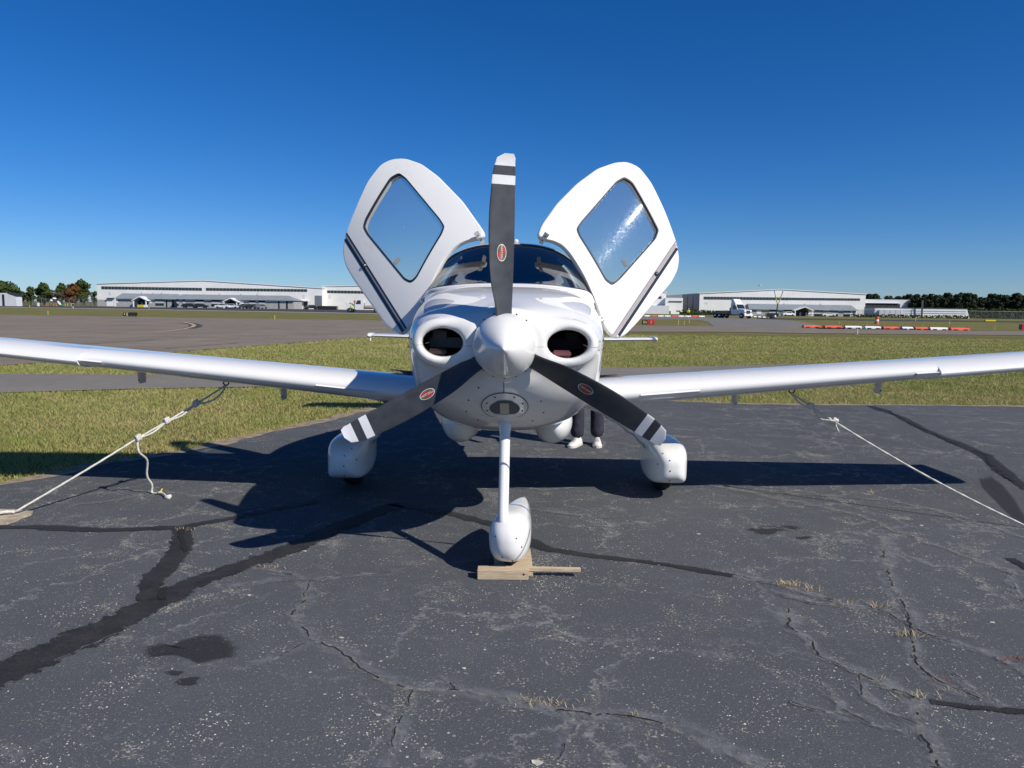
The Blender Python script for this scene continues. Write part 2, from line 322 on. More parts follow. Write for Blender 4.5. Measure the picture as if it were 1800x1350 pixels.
    def ellipsoid(s, c, r, n=16, m=10, mi=0, rot=None):
        V = []; F = []
        for i in range(m+1):
            ph = math.pi*i/m
            for j in range(n):
                th = 2*math.pi*j/n; p = Vector((r[0]*math.sin(ph)*math.cos(th), r[1]*math.sin(ph)*math.sin(th), r[2]*math.cos(ph)))
                V.append((rot @ p if rot else p) + Vector(c))
        for i in range(m):
            for j in range(n): F.append((i*n+j, i*n+(j+1) % n, (i+1)*n+(j+1) % n, (i+1)*n+j))
        return s.add(V, F, mi)
    def build(s, name, mats, parent=None, smooth=False, origin=None, tint=None):
        V = [Vector(v)-Vector(origin) for v in s.v] if origin is not None else s.v
        return mesh_obj(name, V, s.f, mats, parent, smooth, s.m if isinstance(mats, (list, tuple)) else None, tint)
def smooth_by_angle(o, deg=35):
    me = o.data; bm = bmesh.new(); bm.from_mesh(me); bmesh.ops.remove_doubles(bm, verts=bm.verts, dist=1e-5); bmesh.ops.recalc_face_normals(bm, faces=bm.faces)
    for f in bm.faces: f.smooth = True
    for e in bm.edges:
        if len(e.link_faces) == 2 and e.calc_face_angle(0) > R(deg): e.smooth = False
    bm.to_mesh(me); bm.free(); return o
def sheet(name, poly, z, mat, parent=None):
    bm = bmesh.new(); vs = [bm.verts.new((p[0], p[1], z)) for p in poly]; f = bm.faces.new(vs)
    bmesh.ops.triangulate(bm, faces=[f]); bmesh.ops.recalc_face_normals(bm, faces=bm.faces)
    me = bpy.data.meshes.new(name); bm.to_mesh(me)
    if len(me.polygons) and me.polygons[0].normal.z < 0: me.flip_normals()
    bm.free(); me.materials.append(mat); o = bpy.data.objects.new(name, me); COL.objects.link(o); o.parent = parent; return o
def cspline(xs, ys):                                   # natural cubic spline
    x = np.array(xs, float); y = np.array(ys, float); n = len(x); h = np.diff(x); A = np.eye(n); b_ = np.zeros(n)
    for i in range(1, n-1):
        A[i, i-1] = h[i-1]; A[i, i] = 2*(h[i-1]+h[i]); A[i, i+1] = h[i]; b_[i] = 6*((y[i+1]-y[i])/h[i]-(y[i]-y[i-1])/h[i-1])
    m = np.linalg.solve(A, b_)
    def f(q):
        q = np.clip(np.asarray(q, float), x[0], x[-1]); i = np.clip(np.searchsorted(x, q)-1, 0, n-2); d = q-x[i]; H = h[i]
        return y[i]+d*((y[i+1]-y[i])/H-H*(2*m[i]+m[i+1])/6)+d*d*m[i]/2+d**3*(m[i+1]-m[i])/(6*H)
    return f
def smooth_path(pts, sub=6):
    P = [np.array(p, float) for p in pts]; t = [0.0]
    for i in range(1, len(P)): t.append(t[-1]+max(1e-6, float(np.linalg.norm(P[i]-P[i-1]))))
    fs = [cspline(t, [p[k] for p in P]) for k in range(len(P[0]))]; q = np.linspace(0, t[-1], (len(P)-1)*sub+1)
    return [Vector(c) for c in zip(*[f(q) for f in fs])]
def inpoly(px, py, poly):
    c = np.zeros(px.shape, bool); n = len(poly)
    for i in range(n):
        x1, y1 = poly[i][0], poly[i][1]; x2, y2 = poly[i-1][0], poly[i-1][1]
        if y1 == y2: continue
        c ^= ((y1 > py) != (y2 > py)) & (px < (x2-x1)*(py-y1)/(y2-y1)+x1)
    return c
# signed-field surfacing (naive surface nets, vertices pulled onto the exact surface)
def smin(a, b_, k):
    h = np.clip(0.5+0.5*(b_-a)/k, 0, 1); return b_*(1-h)+a*h-k*h*(1-h)
def smax(a, b_, k): return -smin(-a, -b_, k)
def surface_nets(f, lo, hi, h, iters=4):
    lo = np.array(lo, float); N = np.ceil((np.array(hi)-lo)/h).astype(int)+1
    ax = [lo[i]+h*np.arange(N[i]) for i in range(3)]; X, Y, Z = np.meshgrid(*ax, indexing='ij'); D = f(X, Y, Z)
    S = D < 0; C = N-1; idx = -np.ones(C, int); acc = np.zeros((*C, 3)); cnt = np.zeros(C)
    corners = [(i, j, k) for i in (0, 1) for j in (0, 1) for k in (0, 1)]
    def sl(c): return tuple(slice(c[i], c[i]+C[i]) for i in range(3))
    for a in corners:
        for i in range(3):
            if a[i] == 1: continue
            b_ = list(a); b_[i] = 1; b_ = tuple(b_); da, db = D[sl(a)], D[sl(b_)]; cr = (da < 0) != (db < 0)
            t = np.where(cr, da/np.where(cr, da-db, 1), 0)
            for k in range(3): acc[..., k] += np.where(cr, a[k]+(t if k == i else 0), 0)
            cnt += cr
    m = cnt > 0; idx[m] = np.arange(m.sum()); P = acc[m]/cnt[m][:, None]; P = lo+(P+np.argwhere(m))*h
    e = h*0.05
    for _ in range(iters):
        d = f(*P.T); g = np.stack([(f(*(P+e*np.eye(3)[k]).T)-f(*(P-e*np.eye(3)[k]).T))/(2*e) for k in range(3)], 1)
        P -= np.clip(d/np.maximum((g**2).sum(1), 1e-9), -h, h)[:, None]*g*0.9
    F = []
    for i in range(3):
        j, k = (i+1) % 3, (i+2) % 3
        s0 = [slice(None)]*3; s1 = [slice(None)]*3; s0[i] = slice(0, N[i]-1); s1[i] = slice(1, N[i])
        cr = S[tuple(s0)] != S[tuple(s1)]; pos = np.argwhere(cr); ok = (pos[:, j] > 0) & (pos[:, k] > 0) & (pos[:, j] < C[j]) & (pos[:, k] < C[k]); pos = pos[ok]
        flip = ~S[tuple(pos.T)]
        q = []
        for dj, dk in ((-1, -1), (0, -1), (0, 0), (-1, 0)):
            r_ = pos.copy(); r_[:, j] += dj; r_[:, k] += dk; q.append(idx[tuple(r_.T)])
        q = np.stack(q, 1); q[flip] = q[flip][:, ::-1]; F.append(q)
    F = np.concatenate(F); F = F[(F >= 0).all(1)]
    return P, F
# ================================================================== GROUND
S = lambda o: tag(o, kind='structure')
field = S(sheet('grass_field', [(-3000, -800), (3000, -800), (3000, 4500), (-3000, 4500)], -0.02, M_grass))
def ext(a, b_, d):                                     # carry a ground line on past b
    v = (b_-a); v.z = 0; return b_+v.normalized()*d
e_l = [G(*p) for p in ((0, 851), (67, 839), (144, 820), (333, 791), (380, 780), (429, 769), (464, 761), (527, 748), (575, 737), (651, 719), (735, 704))]
e_f = [G(*p) for p in ((960, 703), (1180, 705), (1340, 711), (1500, 711), (1800, 714))]
ramp_edge = [ext(e_l[2], e_l[0], 12)] + e_l + e_f + [ext(e_f[-2], e_f[-1], 30)]
RAMP = ramp_edge + [Vector((40, -14, 0)), Vector((-16, -14, 0))]
ramp = S(sheet('ramp', RAMP, 0.0, M_ramp))
f_f = [G(*p) for p in ((0, 657), (300, 659), (620, 657), (900, 651), (1180, 645), (1350, 641))]; f_n = [G(*p) for p in ((0, 690), (240, 683), (360, 681), (700, 676), (1180, 667), (1800, 653))]
LANE = [ext(f_f[1], f_f[0], 20)] + f_f + [ext(f_f[-2], f_f[-1], 25)] + [ext(f_n[-2], f_n[-1], 15)] + f_n[::-1] + [ext(f_n[1], f_n[0], 20)]
lane = S(sheet('taxilane', LANE, 0.002, M_road))
a_n = [G(*p) for p in ((0, 642), (85, 637), (340, 616), (640, 593), (705, 588), (800, 585), (1000, 583), (1250, 583.5), (1440, 586), (1800, 589.5))]
a_f = [G(*p) for p in ((1800, 582), (1440, 578), (1425, 576), (1255, 573.5), (1100, 571.5), (720, 565), (640, 563), (360, 559), (0, 553))]
APRON = [ext(a_n[1], a_n[0], 14)] + a_n + [ext(a_n[-2], a_n[-1], 60)] + [ext(a_f[1], a_f[0], 60)] + a_f + [ext(a_f[-2], a_f[-1], 60)]
apron = S(sheet('apron', APRON, 0.004, M_apron))
conn = S(sheet('connecting_taxiway', [G(*p) for p in ((980, 555.5), (1130, 557.5), (1250, 557.6), (1320, 560), (1400, 564), (1445, 572), (1432, 577.2), (1255, 574.3), (1246, 567), (1230, 562.5), (1130, 561.5), (980, 560))], 0.008, M_taxi))
srv = S(sheet('service_road', [G(*p) for p in ((-260, 533.0), (0, 536), (170, 538.5), (560, 543.8), (650, 545), (1000, 550), (1000, 555), (650, 550.5), (560, 548.8), (170, 541.9), (0, 539.2), (-260, 535.6))], 0.003, M_dark))
S(sheet('concrete_road_edge', [G(*p) for p in ((0, 539.5), (170, 542.1), (560, 549.0), (650, 550.7), (1000, 555.2), (1000, 555.8), (650, 551.5), (560, 549.8), (170, 542.8), (0, 540.0))], 0.006, M_wline))
S(sheet('far_runway_strip', [G(*p) for p in ((1330, 558.6), (1440, 560.0), (1800, 564.8), (2000, 567.5), (2000, 569.6), (1800, 567), (1440, 562.4), (1330, 560.6))], 0.003, M_dark))

def ribbon(name, pts, wid, z, mat, parent, jit=0.0, step=0.05, rows=2, wj=0.25, gaps=0.0, seed=0, tinted=False):
    rnd = random.Random(seed); P = [Vector((p[0], p[1], 0)) for p in pts]; Q = [P[0]]
    for a, b_ in zip(P, P[1:]):
        n = max(1, int((b_-a).length/step)); Q += [a.lerp(b_, i/n) for i in range(1, n+1)]
    j1 = [0.0]
    for _ in Q: j1.append(j1[-1]*0.72+rnd.uniform(-1, 1)*jit)
    V = []; F = []; T = []; n = len(Q); wl = 1.0; on = True
    for i, q in enumerate(Q):
        t = (Q[min(i+1, n-1)]-Q[max(0, i-1)]).normalized(); nn = Vector((-t.y, t.x, 0)); ww = (wid(i/(n-1)) if callable(wid) else wid)
        wl = wl*0.6+0.4*rnd.uniform(1-wj, 1+wj); wr = ww*wl*(1+rnd.uniform(-wj, wj)*0.5); c = q+nn*j1[i]
        ds = [-0.5, 0.5] if rows == 2 else [-0.5, -0.2, 0.2, 0.5]
        for d in ds:
            V.append((c+nn*(d*wr)) + Vector((0, 0, z))); T.append((1, 1, 1, 1) if abs(d) < 0.3 else (0, 0, 0, 1))
        if gaps and rnd.random() < 0.28: on = rnd.random() > gaps
        if i < n-1 and on:
            m = len(ds)
            for k in range(m-1): F.append((i*m+k, (i+1)*m+k, (i+1)*m+k+1, i*m+k+1))
    o = mesh_obj(name, V, F, mat, parent, tint=T if tinted else None)
    if len(o.data.polygons) and o.data.polygons[0].normal.z < 0: o.data.flip_normals()
    return o
def gl(*pts): return [G(*p) for p in pts]
# tar filler bands
ribbon('crack_filler', gl((-60, 1215), (0, 1187), (113, 1136), (211, 1092), (264, 1064), (325, 1031), (378, 1010), (450, 987), (520, 962), (600, 925), (700, 888)), lambda t: 0.27-0.07*t, 0.004, M_sealr, ramp, 0.006, 0.04, wj=0.3, rows=4, tinted=True, seed=1)
ribbon('crack_filler', gl((262, 1056), (268, 1022), (300, 990), (322, 958), (320, 928)), 0.156, 0.005, M_sealr, ramp, 0.004, 0.05, wj=0.3, rows=4, tinted=True, seed=2)
ribbon('crack_filler', gl((-40, 928), (60, 927), (180, 933), (315, 928), (400, 913), (470, 898), (560, 882)), 0.111, 0.0045, M_sealr, ramp, 0.003, 0.06, wj=0.35, rows=4, tinted=True, seed=3)
ribbon('crack_filler', gl((690, 886), (790, 903), (880, 925), (960, 966), (1040, 978), (1120, 986), (1200, 998), (1290, 1014)), lambda t: 0.165-0.08*t, 0.004, M_sealr, ramp, 0.004, 0.06, wj=0.4, rows=4, tinted=True, seed=4)
ribbon('crack_filler', gl((1530, 714), (1580, 732), (1625, 756), (1680, 778), (1730, 800), (1765, 830), (1810, 862)), 0.169, 0.004, M_sealr, ramp, 0.006, 0.16, wj=0.45, rows=4, tinted=True, seed=5)
ribbon('crack_filler', gl((1636, 1234), (1700, 1243), (1800, 1252), (1860, 1258)), 0.058, 0.004, M_sealr, ramp, 0.002, 0.05, wj=0.3, rows=4, tinted=True, seed=7)
ribbon('crack_filler', gl((1775, 982), (1800, 996), (1840, 1020)), 0.091, 0.004, M_sealr, ramp, 0.002, 0.05, wj=0.3, rows=4, tinted=True, seed=8)
for i, (pts, w_) in enumerate([(((-20, 1212), (90, 1172), (150, 1140), (240, 1100)), 0.012), (((268, 1010), (285, 1035), (290, 1055)), 0.03), (((318, 930), (322, 958), (318, 975)), 0.03), (((1560, 722), (1625, 756), (1660, 772), (1730, 800), (1760, 832), (1800, 858)), 0.045)]):
    ribbon('crack', gl(*pts), w_, 0.008, M_crk if i else M_dust, ramp, 0.012, 0.03, wj=0.7, gaps=0.45, seed=20+i, rows=2 if i else 4, tinted=not i)
CR = [((445, 997), (515, 1012), (543, 1024), (533, 1060), (515, 1080), (530, 1105), (560, 1130), (585, 1140), (615, 1160), (640, 1180), (680, 1200), (725, 1215), (800, 1215), (870, 1225), (925, 1230), (980, 1250), (1040, 1257), (1110, 1262), (1200, 1290), (1260, 1320), (1340, 1356)),
      ((543, 1022), (600, 1013), (680, 1008), (730, 990), (765, 984)), ((725, 1215), (720, 1245), (705, 1275), (690, 1310), (680, 1352)),
      ((800, 1215), (785, 1200), (775, 1190)), ((1290, 1012), (1370, 1030), (1440, 1050), (1480, 1062), (1530, 1070), (1560, 1080), (1590, 1100), (1625, 1115), (1680, 1130), (1740, 1150), (1780, 1170), (1810, 1192)),
      ((1555, 945), (1553, 985), (1560, 1010), (1575, 1040), (1590, 1065), (1600, 1100), (1605, 1140), (1610, 1170), (1640, 1195), (1680, 1215), (1720, 1232)),
      ((1385, 1072), (1388, 1105), (1425, 1130), (1440, 1155), (1480, 1172), (1520, 1190), (1560, 1210), (1610, 1228), (1615, 1260), (1620, 1290), (1655, 1352)),
      ((1510, 1190), (1520, 1225), (1560, 1255), (1612, 1276)), ((1440, 1200), (1480, 1250), (1530, 1275), (1595, 1286)), ((1670, 1180), (1720, 1215), (1770, 1245)),
      ((1225, 850), (1320, 866), (1450, 872), (1560, 880), (1680, 905), (1810, 950)), ((1350, 1040), (1420, 1062), (1480, 1068)), ((540, 1130), (480, 1160), (430, 1168)), ((400, 1035), (470, 1022), (540, 1022)),
      ((880, 855), (960, 862), (1010, 858)), ((930, 895), (985, 905), (1025, 908)), ((1770, 1000), (1790, 1040), (1820, 1080)), ((1390, 1235), (1450, 1255), (1530, 1262)), ((985, 1335), (1000, 1300), (1030, 1270))]
for i, c in enumerate(CR):
    main = i in (0, 4, 5, 6)
    ribbon('crack_halo', gl(*c), 0.14 if main else 0.09, 0.0055, M_halo, ramp, 0.02, 0.05, rows=4, wj=0.6, seed=140+i, tinted=True)
    ribbon('crack_dust', gl(*c), 0.045 if main else 0.028, 0.0065, M_dust, ramp, 0.007, 0.018, rows=4, wj=0.9, seed=40+i, tinted=True)
    ribbon('crack', gl(*c), 0.0055 if main else 0.0035, 0.009, M_crk, ramp, 0.007, 0.018, wj=0.9, gaps=0.38 if main else 0.55, seed=40+i)
# pale grit that has washed into worn lines
for i, c in enumerate([((1300, 905), (1330, 930), (1420, 935)), ((1245, 850), (1500, 905), (1790, 1012)), ((1560, 890), (1640, 898), (1720, 925)), ((120, 890), (200, 880), (260, 868)), ((1640, 728), (1700, 734), (1790, 748)), ((1265, 747), (1330, 744), (1400, 748))]):
    ribbon('crack_dust', gl(*c), 0.10, 0.006, M_dust, ramp, 0.02, 0.04, rows=4, wj=0.8, seed=80+i, tinted=True)
def blob(name, pts, z, mat, parent):
    P = [G(*p) for p in pts]; c = sum(P, Vector())/len(P); V = []; T = []; n = len(P)
    for f, t in ((0.0, 1), (0.55, 1), (0.8, 0.75), (1.0, 0.35), (1.22, 0.0)):
        for p in P: q = c+(p-c)*f; V.append((q.x, q.y, z)); T.append((t, t, t, 1))
    F = [(k*n+i, k*n+(i+1) % n, (k+1)*n+(i+1) % n, (k+1)*n+i) for k in range(4) for i in range(n)]
    o = mesh_obj(name, V, F, M_soft, parent, tint=T)
    if o.data.polygons[n+1].normal.z < 0: o.data.flip_normals()
    return o
def wob(cx, cy, rx, ry, n=26, seed=0, am=0.35):
    rr = random.Random(seed); ph = [rr.uniform(0, 6.28) for _ in range(4)]
    return [(cx+rx*math.cos(a)*(1+am*sum(math.sin((k+2)*a+ph[k])/(k+2) for k in range(4))), cy+ry*math.sin(a)*(1+am*sum(math.sin((k+2)*a+ph[k])/(k+2) for k in range(4)))) for a in (2*math.pi*i/n for i in range(n))]
blob('oil_stain', [(1722, 842), (1742, 838), (1762, 852), (1782, 876), (1800, 905), (1808, 925), (1790, 918), (1765, 896), (1742, 872), (1728, 858)], 0.0045, M_oil, ramp)
stain = blob('oil_stain', [(252, 1152), (262, 1138), (285, 1132), (300, 1138), (318, 1128), (350, 1118), (385, 1116), (405, 1128), (414, 1142), (408, 1155), (385, 1160), (350, 1168), (335, 1160), (310, 1153), (285, 1153), (268, 1157)], 0.004, M_oil, ramp)
blob('oil_stain', wob(307, 1184, 13, 5, seed=3), 0.004, M_oil, ramp); blob('oil_stain', wob(330, 1199, 22, 7, seed=5), 0.004, M_oil, ramp)
blob('oil_stain', wob(1358, 931, 40, 7, seed=9, am=0.5), 0.004, M_oil, ramp); blob('oil_stain', wob(1412, 946, 14, 2.5, seed=11), 0.004, M_oil, ramp)
ribbon('dry_soil_edge', ramp_edge, 0.16, 0.003, M_soil, ramp, 0.03, 0.12, wj=0.7, seed=90)
# painted lines on the old apron
yl = S(ribbon('yellow_taxi_line', gl((322, 566.5), (335, 568.8), (342, 571.5), (339, 574.5), (322, 578.5), (295, 582), (255, 585), (190, 588.5), (100, 593)), lambda t: 0.28-0.12*t, 0.012, M_yline, None, 0.0, 0.4, wj=0.1, seed=91))
ribbon('dark_line_surround', gl((326, 567.2), (337, 569), (345, 571.8), (342, 575), (330, 577.8)), 0.8, 0.008, M_dark, apron, 0.0, 0.4, wj=0.1, seed=92)
for i, (a, b_) in enumerate([((0, 612), (330, 594)), ((60, 628), (420, 603)), ((350, 600), (720, 577)), ((0, 575), (330, 569)), ((120, 583), (640, 571)), ((380, 575), (640, 579))]):
    ribbon('tar_joint', gl(a, ((a[0]+b_[0])/2, (a[1]+b_[1])/2+1.0), b_), 0.10, 0.008, M_dark, apron, 0.05, 0.3, wj=0.6, gaps=0.25, seed=100+i)

# grass blades near the camera
def grass_blades():
    N = 900000; rng = np.random.default_rng(3)
    Y = 5.2*(44/5.2)**(rng.random(N)**0.80); X = (rng.random(N)*2-1)*(Y*0.80+1.5)
    ok = ~inpoly(X, Y, RAMP) & ~inpoly(X, Y, LANE) & ~inpoly(X, Y, APRON) & (X > -Y*0.74-1.0) & (X < Y*0.74+1.0)
    X, Y = X[ok], Y[ok]; n = len(X)
    clump = 0.7+0.5*np.sin(X*3.1+np.sin(Y*2.3))*np.sin(Y*2.7+np.cos(X*1.9))
    near = np.zeros(n)
    for a, b_ in zip(ramp_edge, ramp_edge[1:]):
        ax, ay, bx, by = a.x, a.y, b_.x, b_.y; L2 = (bx-ax)**2+(by-ay)**2
        t = np.clip(((X-ax)*(bx-ax)+(Y-ay)*(by-ay))/L2, 0, 1); d = np.hypot(X-ax-t*(bx-ax), Y-ay-t*(by-ay)); near = np.maximum(near, np.exp(-(d/0.18)**2))
    h = (0.022+0.024*rng.random(n))*(0.75+0.45*np.clip(clump, 0, 1.3))*(1+0.7*near*rng.random(n))*(1+np.maximum(0, Y-12)*0.012)
    wd = (0.0019+0.0018*rng.random(n))*(1+np.maximum(0, Y-8)*0.12); an = rng.random(n)*6.283; ln = h*(0.3+0.9*rng.random(n)); la = rng.random(n)*6.283
    V = np.zeros((n, 3, 3)); z0 = -0.02
    V[:, 0] = np.stack([X-np.cos(an)*wd, Y-np.sin(an)*wd, np.full(n, z0)], 1); V[:, 1] = np.stack([X+np.cos(an)*wd, Y+np.sin(an)*wd, np.full(n, z0)], 1)
    V[:, 2] = np.stack([X+np.cos(la)*ln, Y+np.sin(la)*ln, z0+h], 1)
    dry = rng.random(n) < 0.16+0.25*near; br = 0.85+0.42*rng.random(n)
    col = np.stack([br, br, br, np.ones(n)], 1); col[dry] = np.stack([br*1.45, br*1.12, br*1.25, np.ones(n)], 1)[dry]
    me = bpy.data.meshes.new('grass'); me.vertices.add(3*n); me.vertices.foreach_set('co', V.astype(np.float32).ravel())
    me.loops.add(3*n); me.loops.foreach_set('vertex_index', np.arange(3*n, dtype=np.int32)); me.polygons.add(n); me.polygons.foreach_set('loop_start', np.arange(0, 3*n, 3, dtype=np.int32))
    me.update(calc_edges=True); ca = me.color_attributes.new('tint', 'FLOAT_COLOR', 'POINT'); ca.data.foreach_set('color', np.repeat(col, 3, 0).astype(np.float32).ravel())
    me.materials.append(M_blade); o = bpy.data.objects.new('grass', me); COL.objects.link(o)
    tag(o, 'short mown grass with dry patches beside the asphalt', 'grass', kind='stuff')
grass_blades()
# ================================================================== AIRCRAFT
AX, AY, AYAW = -0.04, 3.85, R(-0.3)
plane = thing('aircraft', 'white single propeller light aircraft parked nose on with both gull doors open', 'aircraft', (AX, AY, 0.008), AYAW)
PMI = (Matrix.Translation((AX, AY, 0.008)) @ Matrix.Rotation(AYAW, 4, 'Z')).inverted()
def L(p): return PMI @ Vector(p)                        # place -> aircraft coordinates (x right, y aft of the propeller, z up)
HZ = 1.293
ys  = [0.05, 0.20, 0.40, 0.70, 1.00, 1.25, 1.50, 1.80, 2.10, 2.60, 3.20, 4.00, 5.00, 6.00, 6.90]
fa  = cspline(ys, [.22, .45, .545, .59, .612, .628, .642, .650, .650, .635, .565, .43, .28, .16, .06])
ftop = cspline([0.05, 0.2, 0.4, 0.7, 1.0, 1.18, 1.30, 1.45, 1.65, 1.85, 2.05, 2.3, 2.6, 3.2, 4.0, 5.0, 6.0, 6.9], [1.475, 1.505, 1.545, 1.592, 1.625, 1.642, 1.672, 1.752, 1.852, 1.945, 1.995, 2.008, 1.995, 1.92, 1.75, 1.58, 1.46, 1.38])
fbot = cspline(ys, [1.10, .965, .850, .742, .682, .668, .66, .658, .660, .685, .75, .90, 1.08, 1.20, 1.27])
fc  = cspline(ys, [1.29, 1.27, 1.25, 1.24, 1.25, 1.27, 1.28, 1.30, 1.30, 1.30, 1.30, 1.28, 1.28, 1.30, 1.32])
fnt = cspline(ys, [2.0, 2.7, 3.2, 3.4, 3.3, 3.1, 2.95, 2.9, 2.9, 2.8, 2.5, 2.2, 2.1, 2.0, 2.0])
fnb = cspline(ys, [2.0, 2.45, 2.55, 2.6, 2.6, 2.6, 2.6, 2.6, 2.6, 2.5, 2.4, 2.3, 2.2, 2.0, 2.0])
def body_field(x, y, z):
    a = fa(y); c = fc(y); up = z > c; b_ = np.where(up, ftop(y)-c, c-fbot(y)); n = np.where(up, fnt(y), fnb(y))
    ax = np.abs(x)/a; az = np.abs(z-c)/b_; s = ax**n+az**n+1e-9; r_ = s**(1/n)
    # distance-like: (r-1) scaled by the local radius
    return (r_-1)*np.sqrt(x*x+(z-c)**2+1e-6)/np.maximum(r_, 1e-3)
IX, IZ = 0.333, 1.302
def cowl_field(x, y, z):
    d = smax(body_field(x, np.maximum(y, 0.05), z), 0.075-y, 0.03)
    ring = smax(np.hypot(x, z-HZ)-0.178, 0.050-y, 0.02); d = smin(d, smax(ring, y-0.5, 0.05), 0.07)
    X = np.abs(x)-IX; Zc = z-IZ; ea, eb = 0.162+0.05*np.clip(y, 0, .5), 0.128+0.04*np.clip(y, 0, .5)
    q = np.sqrt((X/ea)**2+(Zc/eb)**2)+1e-6; cheek = (q-1)*np.hypot(X, Zc)/q
    cheek = smax(cheek, 0.060-y, 0.045); cheek = smax(cheek, y-0.75, 0.15); d = smin(d, cheek, 0.11)
    qi = np.sqrt((X/0.110)**2+(Zc/0.0755)**2)+1e-6; hole = (qi-1)*np.hypot(X, Zc)/qi
    hole = smax(hole, y-0.42, 0.02); return smax(d, -hole, 0.028)
P_, F_ = surface_nets(cowl_field, (-0.70, 0.0, 0.64), (0.70, 1.08, 1.70), 0.0125)
def cowl_half(name, keep_up):
    bm = bmesh.new(); vs = [bm.verts.new(p) for p in P_]
    for f in F_:
        try: bm.faces.new([vs[i] for i in f])
        except ValueError: pass
    def cut(co, no): bmesh.ops.bisect_plane(bm, geom=bm.verts[:]+bm.edges[:]+bm.faces[:], plane_co=co, plane_no=no, clear_outer=True)
    cut((0, 0.995, 0), (0, 1, 0)); cut((0, 0, 1.2888 if keep_up else 1.2872), (0, 0, -1) if keep_up else (0, 0, 1))
    bmesh.ops.recalc_face_normals(bm, faces=bm.faces)
    me = bpy.data.meshes.new(name)
    for f in bm.faces:
        f.smooth = True; c = f.calc_center_median(); n = f.normal
        q = math.hypot((abs(c.x)-IX)/0.113, (c.z-IZ)/0.0785)
        f.material_index = 1 if (q < 1.01 and c.y > 0.118) else 0
    bm.to_mesh(me); bm.free(); me.materials.append(M_white); me.materials.append(M_cav)
    o = bpy.data.objects.new(name, me); COL.objects.link(o); o.parent = plane
    if not o.data.polygons: return o
    return o
up_cowl = cowl_half('upper_cowl', True); lo_cowl = cowl_half('lower_cowl', False)

def surf(y, t, off=0.0):                                # fuselage point: t = angle from the top, signed
    a = float(fa(y)); c = float(fc(y)); s = 1 if t >= 0 else -1; t = abs(t); st, ct = math.sin(t), math.cos(t)
    if ct >= 0: n = float(fnt(y)); b_ = float(ftop(y))-c
    else: n = float(fnb(y)); b_ = c-float(fbot(y))
    x = (a+off)*abs(st)**(2/n); z = c+math.copysign((b_+off)*abs(ct)**(2/n), ct); return Vector((s*x, y, z))
def patch(mb, t0, t1, ya, yb, nt_=24, ny=12, off=0.0, mi=0):
    rows = []
    for i in range(nt_+1):
        t = t0+(t1-t0)*i/nt_; A = ya(t) if callable(ya) else ya; Bq = yb(t) if callable(yb) else yb
        rows.append([surf(A+(Bq-A)*j/ny, t, off) for j in range(ny+1)])
    mb.grid(rows, mi)
TW = R(71)
def ybase(t): return 1.235+0.41*(abs(t)/TW)**2.2
def ytop(t): return 1.97-0.25*(abs(t)/TW)**2
D0, D1, TR, TS = 1.72, 2.68, R(40), R(112)
def ypil(t): return ytop(t)+0.05
mb = MB()
patch(mb, -TW, TW, 1.0, ybase, 60, 14)
for s in (-1, 1):
    patch(mb, s*TW, s*TS, 1.0, D0, 20, 14); patch(mb, s*TS, s*math.pi, 1.0, D0, 24, 14); patch(mb, s*TS, s*math.pi, D0, D1, 24, 12)
    patch(mb, s*TR, s*TW, ytop, ypil, 12, 2)
patch(mb, -TR, TR, ytop, D1, 40, 14)
W0, W1 = R(44), R(76)
patch(mb, -W0, W0, D1, 3.75, 40, 12)
for s in (-1, 1):
    patch(mb, s*W0, s*W1, D1, 2.85, 10, 2); patch(mb, s*W0, s*W1, 3.55, 3.75, 10, 3); patch(mb, s*W1, s*math.pi, D1, 3.75, 30, 12)
patch(mb, -math.pi, math.pi, 3.75, 6.9, 90, 26)
fus = mb.build('fuselage', [M_white, M_inner], plane); smooth_by_angle(fus, 40)
sd = fus.modifiers.new('shell', 'SOLIDIFY'); sd.thickness = 0.022; sd.offset = -1; sd.material_offset = 1; sd.material_offset_rim = 0
mb = MB(); patch(mb, -TW, TW, lambda t: ybase(t)+0.004, lambda t: ytop(t)-0.004, 60, 24, -0.004); wsh = mb.build('windshield', M_wind, plane, True)
mb = MB(); patch(mb, -TW, TW, lambda t: ybase(t)-0.012, lambda t: ybase(t)+0.014, 60, 2, 0.002); mb.build('windshield_seal', M_dash, wsh, True)
mb = MB(); patch(mb, -TW, TW, lambda t: ytop(t)-0.05, lambda t: ytop(t)+0.006, 60, 2, 0.0015); mb.build('windshield_band', M_dash, wsh, True)
for s in (-1, 1):
    mb = MB(); patch(mb, s*W0, s*W1, 2.853, 3.547, 12, 12, -0.004); mb.build('rear_side_window', M_wind, plane, True)
# white fairing strip along the windshield foot
mb = MB()
for i in range(60):
    pass
rows = []
for i in range(61):
    t = -TW+2*TW*i/60; yb_ = ybase(t); rows.append([surf(yb_-0.075, t, 0.0005), surf(yb_-0.062, t, 0.007), surf(yb_-0.02, t, 0.008), surf(yb_-0.004, t, 0.002)])
mb.grid(rows); mb.build('windshield_fairing', M_white, wsh, True)
